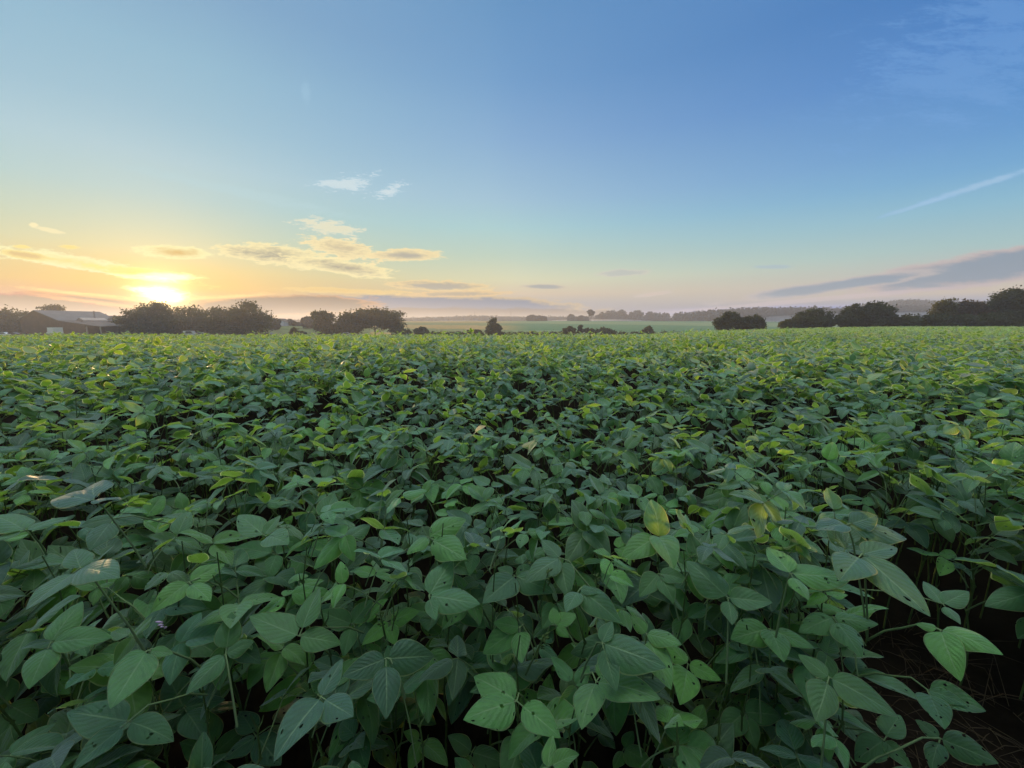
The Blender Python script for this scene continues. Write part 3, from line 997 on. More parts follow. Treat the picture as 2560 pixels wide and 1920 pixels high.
# the single leaves at the front, each on the stem nearest behind it
for i, h in enumerate(HP):
    J = h['J']
    best = min((p for p in plants if p['y'] > J[1] - 0.06), key=lambda p: math.hypot(p['x'] - J[0], (p['y'] - J[1]) * 0.8))
    base = np.array([best['x'], best['y'], best['gz']])
    hgt = min(max(J[2] - best['gz'] - 0.10, 0.15), best['H'] * 0.98)
    S = best['axis'] * hgt
    Jl = J - base
    b = MB()
    mid = (S + Jl) / 2 + np.array([0, 0, 0.02])
    q1, q2 = S * 0.5 + mid * 0.5 + (0, 0, 0.01), mid * 0.45 + Jl * 0.55 + (0, 0, 0.015)
    b.tube([S, q1, mid, q2, Jl], [0.0027, 0.0024, 0.0022, 0.002, 0.0017], 7, mat=1)
    for k, (v, L, n2) in enumerate(h['ls']):
        off = 0.16 * L if k == len(h['ls']) - 1 else 0.05 * L
        Ln = L - off
        P, Fq, UV = leaflet(Ln * 1.04, min(Ln * hr.uniform(0.62, 0.76), 0.075 + 0.01 * hr.random()), 12, 16, hr.uniform(0.06, 0.30), hr.uniform(0.1, 0.6), hr.uniform(0, 0.3), hr.uniform(0.02, 0.05), 900 + i * 3 + k, hr.uniform(-0.12, 0.12))
        yv = v
        xv = np.cross(yv, n2)
        xv /= np.linalg.norm(xv)
        zv = np.cross(xv, yv)
        # lift the base so that the bent leaflet still ends at its tip
        tip = P[-(12 // 2 + 1)]
        a = math.atan2(tip[2], tip[1])
        ra = rot(0, -a, 0)
        P = P @ ra
        b.add(P @ np.stack([xv, yv, zv]) + Jl + v * off, Fq, UV)
        b.tube([Jl, Jl + v * off * 1.05], [0.0017, 0.0014], 6, mat=1)
    o = b.build('leaf', [M['leaf'], M['petiole']], best['root'], True)
    bright = 0.62 if i in (2, 9, 11, 12, 13) else hr.gauss(0.45, 0.12)
    o.color = (min(max(hr.gauss(0.38, 0.2) + (0.25 if bright > 0.6 else 0), 0), 1), bright, 0, 1)
    if i in (28, 38):
        o.color = (0.05, 0.45, 0, 1)
    best.setdefault('hero', []).append(i)

# flower clusters and bare shoot tips on some front plants
fl = random.Random(5)
for (px, py, dep) in ((408, 1556, 0.99), (1362, 1586, 0.99), (1370, 1430, 1.08), (1490, 1440, 1.08), (950, 1530, 1.03)):
    J = np.array([0, 0, EYE]) + ray(px, py) * dep
    best = min(plants, key=lambda p: math.hypot(p['x'] - J[0], p['y'] - J[1] - 0.03))
    base = np.array([best['x'], best['y'], best['gz']])
    Jl = J - base
    S = best['axis'] * min(max(Jl[2] - 0.12, 0.2), best['H'])
    b = MB()
    b.tube([S, S * 0.4 + Jl * 0.6 + (0, 0, 0.0), Jl], [0.0026, 0.0022, 0.0012], 6, mat=0)
    for k in range(8):
        a = fl.uniform(0, 6.28)
        s = Jl - (0, 0, 0.006 * k)
        e = s + np.array([math.cos(a) * 0.014, math.sin(a) * 0.014, 0.010])
        b.tube([s, s * 0.4 + e * 0.6, e], [0.0010, 0.0030, 0.0006], 5, mat=1 if k < 4 and px == 408 else 0)
    b.build('flower_cluster', [M['stem'], M['flower']], best['root'], True)

HERO_LABEL = {
    9: 'low soybean plant with an upturned trio of wide bright leaflets, one pierced by round holes',
    0: 'soybean plant low in the front row with two leaflets spread flat like wings',
    10: 'soybean plant at the front with three leaflets and a pale shield-shaped one hanging down',
    14: 'front row soybean plant with a long bare leaf stalk carrying narrow drooping leaflets',
    2: 'front row soybean plant with light green drooping leaflets beside a small flower cluster',
    27: 'soybean plant with a very broad drooping leaflet beside the bare strip of soil',
    29: 'soybean plant leaning out over the bare soil strip with long downhanging leaflets',
    31: 'last soybean plant of the front row, its long leaflet reaching over bare soil',
    28: 'tall soybean plant with bright curled top leaves beside the dark gap',
    37: 'soybean plant on the field front with grey green leaflets, nearest the barn side',
}
used = set()
for i, lab in HERO_LABEL.items():
    for p in plants:
        if i in p.get('hero', ()) and id(p) not in used:
            used.add(id(p))
            tag(p['root'], lab, 'plant', G_FRONT)

# ------------------------------------------------------------------ the rest of the crop, too many plants to count: one object
def scatter(b, protos_arr, P, az, tilt, sc, up, tints):
    """Adds leaves with junction points at P."""
    which = np.where(up, RNG.integers(11, 18, len(P)), RNG.integers(0, 11, len(P)))
    for k in range(18):
        s = np.nonzero(which == k)[0]
        if not len(s):
            continue
        V, Fq, UV, MI = protos_arr[k]
        c, n = np.cos(az[s]), np.sin(az[s])
        ct, st = np.cos(tilt[s]), np.sin(tilt[s])
        z0 = np.zeros_like(c)
        m = np.stack([np.stack([c, -n * ct, n * st], -1), np.stack([n, c * ct, -c * st], -1), np.stack([z0, st, ct], -1)], -2)
        W = np.einsum('nij,vj->nvi', m, V) * sc[s][:, None, None] + P[s][:, None, :]
        nv = len(V)
        Fa = (Fq[None] + (np.arange(len(s)) * nv)[:, None, None]).reshape(-1, 4)
        b.v.append(W.reshape(-1, 3))
        b.f.append(Fa + b.n)
        b.uv.append(np.tile(UV, (len(s), 1)))
        b.ti.append(np.repeat(tints[s], nv, 0))
        b.mi.append(np.tile(MI, len(s)))
        b.n += nv * len(s)


def flat(bm, origin):
    return np.vstack(bm.v) - origin, np.vstack(bm.f), np.vstack(bm.uv), np.concatenate(bm.mi)


LOD1 = [flat(p.arrays(4, 6, 3, 3), p.j) for p in PROTOS]
LOD2 = [flat(p.arrays(2, 4, 0, 1), p.j) for p in PROTOS]
LOD3 = [flat(p.arrays(2, 2, 0, 1), p.j) for p in PROTOS]


def field_points(n, y0, y1, margin):
    Y = np.sqrt(RNG.random(n) * (y1 * y1 - y0 * y0) + y0 * y0)
    X = (RNG.random(n) * 2 - 1) * (1.36 * Y + margin)
    return X, Y


def make_tints(n, X, Y):
    t = np.stack([np.clip(RNG.normal(0.34 + 0.1 * np.clip((Y - 8) / 20, 0, 1), 0.28, n), 0, 1), np.clip(RNG.normal(0.52, 0.30, n), 0.05, 1), np.zeros(n)], -1)
    far = np.clip((Y - 4) / 10, 0, 1) * np.clip(X / np.maximum(Y, 1) + 0.2, 0, 1)
    yl = RNG.random(n) < 0.0005 + 0.016 * far  # yellowing leaves, more to the right as painted-in sunlight
    t[yl, 2] = RNG.uniform(0.35, 0.9, yl.sum())
    return t


def layer(b, lod, X, Y, per, spread, drop, s0, s1, p_up, high):
    n = len(X) * per
    Xr, Yr = np.repeat(X, per), np.repeat(Y, per)
    a = RNG.random(n) * 6.283
    rr = spread * np.sqrt(RNG.random(n))
    Xr, Yr = Xr + rr * np.cos(a), Yr + rr * np.sin(a)
    hv = np.repeat(RNG.normal(0, 0.055, len(X)), per)
    up = RNG.random(n) < p_up
    dz = np.abs(RNG.normal(0, drop, n))
    tall = up & (RNG.random(n) < high)
    Z = canopy(Xr, Yr) + hv - dz + np.where(tall, dz + RNG.random(n) * 0.09, 0)
    P = np.stack([Xr, Yr, Z], -1)
    az = a - math.pi / 2 + RNG.normal(0, 0.5, n)
    scatter(b, lod, P, az, RNG.normal(0, 0.22, n), RNG.uniform(s0, s1, n), up, make_tints(n, Xr, Yr))


mass = MB()
ex = np.array(extra_spots) if extra_spots else np.zeros((0, 2))
layer(mass, LOD1, ex[:, 0], ex[:, 1], 6, 0.15, 0.13, 0.85, 1.1, 0.28, 0.4)
X, Y = field_points(int(17 * 1.4 * (8.0 ** 2 - 3.55 ** 2)), 3.5, 8.0, 0.8)
layer(mass, LOD1, X, Y, 6, 0.16, 0.17, 0.8, 1.15, 0.58, 0.7)
# beside the frame, where the field goes on
for sgn in (-1, 1):
    n = 150
    Y = RNG.random(n) * 2.7 + 0.8
    X = sgn * (1.42 * Y + 0.45 + RNG.random(n) * 1.3)
    ok = np.array([not in_gap(a, c) for a, c in zip(X, Y)])
    layer(mass, LOD1, X[ok], Y[ok], 8, 0.15, 0.2, 0.85, 1.15, 0.2, 0.3)
X, Y = field_points(int(20 * 1.4 * (17.0 ** 2 - 8.0 ** 2)), 8.0, 17.0, 1.0)
layer(mass, LOD2, X, Y, 3, 0.16, 0.12, 0.85, 1.15, 0.6, 0.7)
X, Y = field_points(int(11 * 1.38 * (50.0 ** 2 - 17.0 ** 2)), 17.0, 50.0, 2.0)
ok = Y < crop_end(uu(X, Y)) + RNG.normal(0, 0.6, len(Y))
X, Y = X[ok], Y[ok]
layer(mass, LOD3, X, Y, 2, 0.3, 0.07, 1.0, 1.5, 0.6, 0.6)
Y = 50 + 45 * RNG.random(26000)
X = Y * RNG.uniform(-0.2, 1.4, 26000)
ok = (Y < edge_y(uu(X, Y)) - 2) & (Y < crop_end(uu(X, Y)))
layer(mass, LOD3, X[ok], Y[ok], 1, 0.3, 0.05, 1.4, 2.0, 0.45, 0.4)
o = mass.build('soybean_crop', [M['leaf_mass'], M['petiole']], smooth=True)
tag(o, 'green soybean crop spreading to the far edge of the field, tips lit by the low sun', 'crop', kind='stuff')

# dry straw and weeds on the bare strip
b = MB()
gr_ = random.Random(9)
for k in range(420):
    y = gr_.uniform(0.55, 1.7)
    x = gr_.uniform(0.86, 2.0)
    z = float(ground_z(x, y))
    a = gr_.uniform(0, 6.28)
    L = gr_.uniform(0.05, 0.22)
    lift = gr_.choice([0.02, 0.03, 0.1, 0.16]) if k % 3 else 0.01
    p0 = np.array([x, y, z + 0.004])
    p2 = p0 + np.array([math.cos(a) * L, math.sin(a) * L, lift])
    p1 = (p0 + p2) / 2 + np.array([0, 0, 0.3 * lift + 0.004])
    b.tube([p0, p1, p2], [0.0016, 0.0013, 0.0005], 4)
o = b.build('dry_grass', M['straw'])
tag(o, 'dead straw and dry grass stalks lying on the bare soil strip', 'grass', kind='stuff')


# ------------------------------------------------------------------ trees
def tree(name, label, x0, x1, ytop, ybase, Y, seed, mat='crown', lobes=None, group=None, cat='tree', leaf=None, nclump=None, trunk=True, per=34, ragged=1.0, base_z=None):
    """x0..x1, ytop, ybase: extent in photo pixels; Y: real distance. lobes: (cx, cz, rx, rz) in the unit box of the crown."""
    r = np.random.default_rng(seed)
    A, B = at(x0, ybase, Y), at(x1, ytop, Y)
    W, H = B[0] - A[0], B[2] - A[2]
    cx = (A[0] + B[0]) / 2
    gz = float(ground_z(cx, Y)) - 0.05
    root = empty(name, (cx, Y, gz), label, cat, group)
    zb = A[2] - gz                     # crown box starts here above the ground
    H = B[2] - gz if zb < 0 else H
    zb = max(zb, 0.0)
    if lobes is None:
        lobes = [(0.5, 0.55, 0.5, 0.45), (0.34, 0.36, 0.34, 0.34), (0.68, 0.40, 0.32, 0.36)]
    if cat == 'tree' and Y < 180:                        # boughs that break the outline
        for k in range(6):
            l = lobes[r.integers(len(lobes))]
            a_ = r.uniform(0.05, 0.95) * math.pi
            q = r.uniform(0.07, 0.13)
            lobes = lobes + [(l[0] + math.cos(a_) * l[2] * 0.95, min(l[1] + math.sin(a_) * l[3] * 0.9, 1.0 - 0.6 * q), q * 0.8, q * 0.8)]
    leaf = leaf or max(0.16, Y * 0.0024)
    vol = sum(l[2] * l[3] for l in lobes)
    per = int(per * 1.7)
    nclump = nclump or int(120 * min(max(W * H / 40, 0.4), 2.2))
    C = []
    ww = np.array([(l[2] * l[3]) ** 0.85 for l in lobes])
    pick = r.choice(len(lobes), nclump, p=ww / ww.sum())
    for k in pick:
        l = lobes[k]
        dv = r.normal(size=3)
        dv /= np.linalg.norm(dv)
        rad = r.random() ** 0.42 * (0.92 + 0.05 * ragged * r.normal())
        C.append(((l[0] - 0.5 + dv[0] * l[2] * rad) * W, dv[1] * l[2] * rad * W * 0.75, zb + (l[1] + dv[2] * l[3] * rad) * H))
    C = np.array(C)
    C[:, 2] = np.maximum(C[:, 2], 0.15)
    cs = 0.062 * (W * H) ** 0.5 * (0.7 + 0.6 * r.random(nclump))
    cb = np.clip(r.normal(0.5, 0.22, nclump), 0.05, 1)
    n = nclump * per
    ci = np.repeat(np.arange(nclump), per)
    P = C[ci] + r.normal(size=(n, 3)) * cs[ci][:, None] * np.array([1, 1, 0.75])
    P[:, 2] = np.maximum(P[:, 2], 0.05)
    a = r.normal(size=(n, 3))
    a /= np.linalg.norm(a, axis=1)[:, None]
    c = np.cross(a, r.normal(size=(n, 3)))
    c /= np.linalg.norm(c, axis=1)[:, None]
    s = (leaf * (0.6 + 0.8 * r.random(n)))[:, None]
    a, c = a * s, c * s * 0.62
    V = np.stack([P - a, P + c, P + a, P - c], 1).reshape(-1, 3)
    b = MB()
    ti = np.stack([np.clip(r.normal(0.15, 0.15, n), 0, 1), np.clip(cb[ci] + r.normal(0, 0.15, n), 0.02, 1.1), np.zeros(n)], -1)
    b.add(V, np.arange(4 * n).reshape(-1, 4), None, np.repeat(ti, 4, 0))
    b.build('crown', M[mat], root)
    if trunk:
        b = MB()
        tr = 0.022 * H + 0.03
        top = zb + 0.62 * H
        lean = r.normal(0, 0.03 * W)
        b.tube([(0, 0, -0.1), (lean * 0.3, 0, top * 0.3), (lean * 0.7, 0, top * 0.7), (lean, 0, top)], [tr * 1.25, tr, tr * 0.7, tr * 0.3], 7)
        for k in range(min(9, nclump)):
            e = C[r.integers(nclump)]
            h0 = top * r.uniform(0.3, 0.8)
            s0 = np.array([lean * h0 / top, 0, h0])
            b.tube([s0, s0 * 0.45 + e * 0.55 + (0, 0, 0.04 * H), e], [tr * 0.5, tr * 0.32, tr * 0.12], 5)
        b.build('trunk', M['bark'], root)
    return root


RND = [(0.5, 0.52, 0.5, 0.48)]
DOME = [(0.5, 0.50, 0.50, 0.50), (0.3, 0.25, 0.3, 0.25), (0.7, 0.25, 0.3, 0.25)]
CONE = [(0.5, 0.85, 0.16, 0.15), (0.5, 0.62, 0.28, 0.22), (0.5, 0.36, 0.40, 0.26), (0.5, 0.16, 0.5, 0.18)]
SPREAD = [(0.30, 0.48, 0.14, 0.2), (0.70, 0.46, 0.18, 0.2), (0.14, 0.3, 0.09, 0.2), (0.40, 0.80, 0.26, 0.20), (0.62, 0.84, 0.22, 0.15), (0.18, 0.66, 0.20, 0.18), (0.82, 0.62, 0.20, 0.22), (0.52, 0.66, 0.3, 0.2), (0.93, 0.35, 0.09, 0.18), (0.1, 0.45, 0.1, 0.12)]
BUSHY = [(0.28, 0.45, 0.28, 0.42), (0.62, 0.55, 0.34, 0.45), (0.85, 0.35, 0.16, 0.33), (0.5, 0.2, 0.5, 0.2)]

# round the farm
tree('tree', 'dense dark tree mass behind the parked cars, at the edge of the farm', -75, 55, 767, 836, 172, 1, lobes=[(0.3, 0.5, 0.3, 0.46), (0.72, 0.5, 0.28, 0.42), (0.5, 0.25, 0.5, 0.25)], nclump=200)
tree('tree', 'dark tree between the tree mass and the brown barn gable', 35, 110, 778, 836, 170, 2, nclump=120)
tree('tree', 'thin topped tree rising behind the grey barn roof', 103, 162, 763, 836, 190, 3, lobes=[(0.3, 0.86, 0.12, 0.08), (0.65, 0.9, 0.22, 0.09), (0.5, 0.4, 0.3, 0.4)], nclump=70)
tree('shrub', 'hazy shrub beside the pale end of the barn', 268, 305, 805, 838, 158, 4, cat='shrub', trunk=False)
tree('tree', 'small hazy tree between the barn and the sunlit trees', 290, 336, 797, 838, 160, 5)
tree('tree', 'ragged dark tree at the barn end of the sunlit clump, sun just clear of it', 312, 428, 763, 839, 150, 6, 'crown', BUSHY, nclump=230)
tree('tree', 'broad tree directly under the rising sun, drowned in orange glare', 405, 548, 766, 839, 153, 7, 'crown', DOME, nclump=250)
tree('tree', 'tall rounded tree with tufted top, at the far end of the sunlit clump', 535, 668, 758, 839, 149, 8, 'crown', [(0.62, 0.62, 0.34, 0.38), (0.3, 0.5, 0.3, 0.38), (0.8, 0.35, 0.2, 0.34), (0.4, 0.2, 0.4, 0.2), (0.66, 0.92, 0.12, 0.08)], nclump=260)
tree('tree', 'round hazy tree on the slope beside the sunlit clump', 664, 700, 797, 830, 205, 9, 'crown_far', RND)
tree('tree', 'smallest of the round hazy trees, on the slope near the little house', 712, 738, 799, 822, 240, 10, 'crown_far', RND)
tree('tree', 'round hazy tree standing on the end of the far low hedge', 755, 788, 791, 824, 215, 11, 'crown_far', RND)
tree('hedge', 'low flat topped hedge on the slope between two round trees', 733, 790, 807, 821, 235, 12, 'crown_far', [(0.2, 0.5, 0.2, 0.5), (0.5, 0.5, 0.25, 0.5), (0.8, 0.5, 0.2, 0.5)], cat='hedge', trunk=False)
tree('shrub', 'low pointed shrub alone on the pale slope', 718, 764, 820, 839, 151, 13, lobes=[(0.35, 0.6, 0.12, 0.4), (0.5, 0.25, 0.5, 0.25)], cat='shrub', trunk=False)
tree('tree', 'rounded two topped tree at the sun side of the hazy clump', 784, 838, 781, 839, 160, 14, lobes=[(0.35, 0.62, 0.3, 0.36), (0.7, 0.6, 0.3, 0.4), (0.5, 0.25, 0.4, 0.25)], nclump=130)
tree('tree', 'bushy lower tree in the middle of the hazy clump', 834, 890, 787, 839, 162, 15, lobes=BUSHY, nclump=110)
tree('tree', 'wide spreading tree with sky gaps between its bare lower limbs', 872, 1003, 774, 839, 165, 16, lobes=SPREAD, nclump=330)
tree('shrub', 'sloping shrub at the foot of the wide spreading tree', 975, 1030, 817, 840, 163, 17, lobes=[(0.3, 0.5, 0.3, 0.45), (0.7, 0.3, 0.3, 0.3)], cat='shrub', trunk=False)
# the hedge line and what grows in it
for (a, c, s, lab) in ((1010, 1195, 31, 'low hazy hedge from the hazy clump to the cone shaped tree'), (1185, 1420, 32, 'low dark hedge from the cone shaped tree to the shrub row'),
                       (1405, 1710, 33, 'long low hedge running out from the shrub row under the green slope')):
    k = 9
    tree('hedge', lab, a, c, 831, 842, 157, s, 'crown', [((q + 0.5) / k, 0.45, 0.55 / k, 0.5) for q in range(k)], cat='hedge', trunk=False, nclump=150, leaf=0.28)
tree('shrub', 'pale rounded shrub behind the low hazy hedge', 1034, 1074, 819, 839, 163, 18, cat='shrub', trunk=False)
tree('shrub', 'two humped shrub just before the cone shaped tree', 1168, 1205, 822, 840, 159, 19, lobes=[(0.25, 0.45, 0.25, 0.45), (0.72, 0.5, 0.28, 0.5)], cat='shrub', trunk=False)
tree('tree', 'cone shaped tree standing alone in the low hedge', 1212, 1254, 796, 841, 156, 20, 'crown', CONE, nclump=120)
HS = 'shrubs growing in the low hedge'
tree('shrub', 'tallest rounded shrub of the dark row in the hedge', 1406, 1441, 815, 842, 153, 21, cat='shrub', trunk=False, group=HS)
tree('shrub', 'narrow pointed shrub of the dark row in the hedge', 1440, 1461, 812, 842, 152, 22, lobes=CONE, cat='shrub', trunk=False, group=HS)
tree('shrub', 'smooth ball shaped shrub of the dark row in the hedge', 1459, 1490, 820, 842, 154, 23, lobes=RND, cat='shrub', trunk=False, group=HS)
tree('shrub', 'wide low shrub ending the dark row in the hedge', 1486, 1542, 820, 842, 153, 24, cat='shrub', trunk=False, group=HS)
tree('shrub', 'single shrub apart from the dark row, under the green slope', 1606, 1636, 816, 840, 153, 25, cat='shrub', trunk=False, group=HS)
# beyond the far slope
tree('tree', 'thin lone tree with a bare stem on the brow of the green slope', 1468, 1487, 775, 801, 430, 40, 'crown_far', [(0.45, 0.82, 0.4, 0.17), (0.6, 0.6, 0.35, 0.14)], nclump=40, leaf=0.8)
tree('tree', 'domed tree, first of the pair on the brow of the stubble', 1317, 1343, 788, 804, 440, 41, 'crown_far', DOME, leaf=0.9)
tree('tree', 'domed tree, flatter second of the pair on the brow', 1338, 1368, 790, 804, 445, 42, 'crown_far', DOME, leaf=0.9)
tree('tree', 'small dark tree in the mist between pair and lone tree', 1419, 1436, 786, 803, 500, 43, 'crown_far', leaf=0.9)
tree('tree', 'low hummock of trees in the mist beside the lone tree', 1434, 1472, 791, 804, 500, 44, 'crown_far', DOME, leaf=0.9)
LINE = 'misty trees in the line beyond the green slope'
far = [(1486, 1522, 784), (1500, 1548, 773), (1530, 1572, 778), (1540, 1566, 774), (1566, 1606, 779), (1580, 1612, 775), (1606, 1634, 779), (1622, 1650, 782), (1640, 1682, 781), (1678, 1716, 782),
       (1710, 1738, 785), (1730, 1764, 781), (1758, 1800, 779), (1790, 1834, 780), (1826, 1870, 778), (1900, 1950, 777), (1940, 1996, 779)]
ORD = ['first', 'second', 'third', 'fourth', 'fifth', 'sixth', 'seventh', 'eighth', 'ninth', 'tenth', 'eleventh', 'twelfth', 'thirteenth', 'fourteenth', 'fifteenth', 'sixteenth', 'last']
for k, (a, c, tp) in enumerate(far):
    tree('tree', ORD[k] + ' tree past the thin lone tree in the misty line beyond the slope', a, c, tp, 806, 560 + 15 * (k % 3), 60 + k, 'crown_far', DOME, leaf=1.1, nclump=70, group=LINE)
# hedgerow trees on the near rise
tree('tree', 'dark rounded tree at the low end of the hedgerow, its crown touching another', 1786, 1856, 782, 829, 97, 80, 'crown_dark', BUSHY, nclump=170)
tree('tree', 'dark leafy tree joined to the first hedgerow tree, on the uphill side', 1838, 1914, 788, 828, 96, 81, 'crown_dark', BUSHY, nclump=170)
tree('shrub', 'small lone shrub in the hedgerow between the joined trees and the round one', 1946, 1990, 796, 826, 95, 82, 'crown_yel', BUSHY, cat='shrub', trunk=False)
tree('tree', 'single round dark tree standing free in the hedgerow', 1984, 2084, 772, 824, 93, 83, 'crown_dark', DOME, nclump=230)
tree('tree', 'large layered hedgerow tree, its top level with the far blue hill', 2094, 2175, 760, 822, 90, 84, 'crown_dark', DOME, nclump=220)
tree('tree', 'tall hedgerow tree with an open layered edge toward the blue hill', 2145, 2236, 755, 822, 89, 85, 'crown_dark', BUSHY, nclump=230)
tree('shrub', 'low spreading bush under the blue hill', 2222, 2316, 786, 820, 88, 86, 'crown_dark', BUSHY, cat='shrub', trunk=False, nclump=130)
tree('tree', 'yellowish tree at the start of the dark thicket', 2322, 2412, 748, 819, 86, 87, 'crown_yel', BUSHY, nclump=200)
tree('tree', 'reddish brown tree inside the dark thicket', 2385, 2468, 751, 818, 85, 88, 'crown_red', DOME, nclump=190)
tree('tree', 'lower russet tree in the dip of the dark thicket', 2440, 2520, 764, 818, 84, 89, 'crown_red', DOME, nclump=170)
tree('tree', 'tallest dark tree of the thicket with a spreading tufted top', 2466, 2610, 728, 818, 82, 90, 'crown_dark', [(0.5, 0.6, 0.4, 0.34), (0.3, 0.7, 0.25, 0.2), (0.5, 0.25, 0.5, 0.26), (0.48, 0.93, 0.1, 0.07)], nclump=300)
tree('tree', 'tree behind the tallest thicket tree, cut by the picture edge', 2536, 2680, 718, 816, 92, 91, 'crown', DOME, nclump=200)
tree('shrub', 'dark bush at the foot of the yellowish thicket tree', 2285, 2400, 784, 820, 83, 92, 'crown_dark', BUSHY, cat='shrub', trunk=False, nclump=150)
tree('shrub', 'dark bush at the foot of the russet thicket trees', 2390, 2580, 783, 820, 80, 93, 'crown_dark', BUSHY, cat='shrub', trunk=False, nclump=220)


# ------------------------------------------------------------------ far wooded ridges and hills
def ridge(name, label, kind, prof, Y, depth, seed, mat, clump, cat=None):
    """prof: (px, py) skyline; a real swell of land 'depth' metres deep with wood on it."""
    r = np.random.default_rng(seed)
    xs = np.arange(prof[0][0], prof[-1][0] + 1, 5.0)
    ys = np.interp(xs, [p[0] for p in prof], [p[1] for p in prof])
    b = MB()
    n = len(xs)
    nd = 7
    V = []
    for q in range(nd):
        s = q / (nd - 1)
        prof_h = math.sin(math.pi * (0.06 + 0.88 * s)) ** 0.8
        for x, y in zip(xs, ys):
            P = at(x, y, Y)
            Xw, Yw = P[0], Y + (s - 0.5) * depth
            top = P[2]
            V.append((Xw, Yw, -9.0 + (top + 9.0) * prof_h))
    V = np.array(V)
    ii = np.arange(nd - 1)[:, None] * n + np.arange(n - 1)[None, :]
    b.add(V, np.stack([ii, ii + 1, ii + n + 1, ii + n], -1).reshape(-1, 4), tint=(0.1, 0.4, 0))
    # clumps of wood over the front and crest
    m = int(len(xs) * 26)
    fi = r.random(m) * (n - 1.001)
    s = r.uniform(0.02, 0.62, m)
    k = fi.astype(int)
    fr = fi - k
    X0, X1 = at(0, 800, Y)[0], at(1, 800, Y)[0]
    Xw = X0 + (X1 - X0) * (xs[k] + 5 * fr)
    tops = np.array([at(x, y, Y)[2] for x, y in zip(xs, ys)])
    T = tops[k] * (1 - fr) + tops[k + 1] * fr
    ph = np.sin(np.pi * (0.06 + 0.88 * s)) ** 0.8
    P = np.stack([Xw, Y + (s - 0.5) * depth, -9 + (T + 9) * ph], -1)
    per = 8
    P = np.repeat(P, per, 0) + r.normal(size=(m * per, 3)) * clump * np.array([1, 1, 0.55])
    nn = len(P)
    a = r.normal(size=(nn, 3))
    a /= np.linalg.norm(a, axis=1)[:, None]
    c = np.cross(a, r.normal(size=(nn, 3)))
    c /= np.linalg.norm(c, axis=1)[:, None]
    sz = clump * 0.42 * (0.6 + r.random(nn))[:, None]
    a, c = a * sz, c * sz * 0.7
    VV = np.stack([P - a, P + c, P + a, P - c], 1).reshape(-1, 3)
    ti = np.stack([np.full(nn, 0.1), np.repeat(np.clip(r.normal(0.5, 0.25, m), 0, 1), per), np.zeros(nn)], -1)
    b.add(VV, np.arange(4 * nn).reshape(-1, 4), None, np.repeat(ti, 4, 0))
    o = b.build(name, M[mat])
    tag(o, label, cat, kind=kind)


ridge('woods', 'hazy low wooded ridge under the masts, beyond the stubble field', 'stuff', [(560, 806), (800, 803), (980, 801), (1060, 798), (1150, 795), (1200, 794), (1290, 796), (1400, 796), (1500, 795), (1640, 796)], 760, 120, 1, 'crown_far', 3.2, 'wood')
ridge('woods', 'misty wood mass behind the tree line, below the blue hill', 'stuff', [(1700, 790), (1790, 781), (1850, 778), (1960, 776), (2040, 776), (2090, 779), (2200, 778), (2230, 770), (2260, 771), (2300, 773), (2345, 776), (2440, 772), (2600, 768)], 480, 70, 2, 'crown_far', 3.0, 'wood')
ridge('hills', None, 'structure', [(1980, 800), (2060, 786), (2130, 770), (2190, 760), (2215, 757), (2245, 755), (2262, 752), (2290, 754), (2335, 759), (2420, 758), (2520, 758), (2680, 756)], 600, 150, 3, 'crown_far', 2.4)


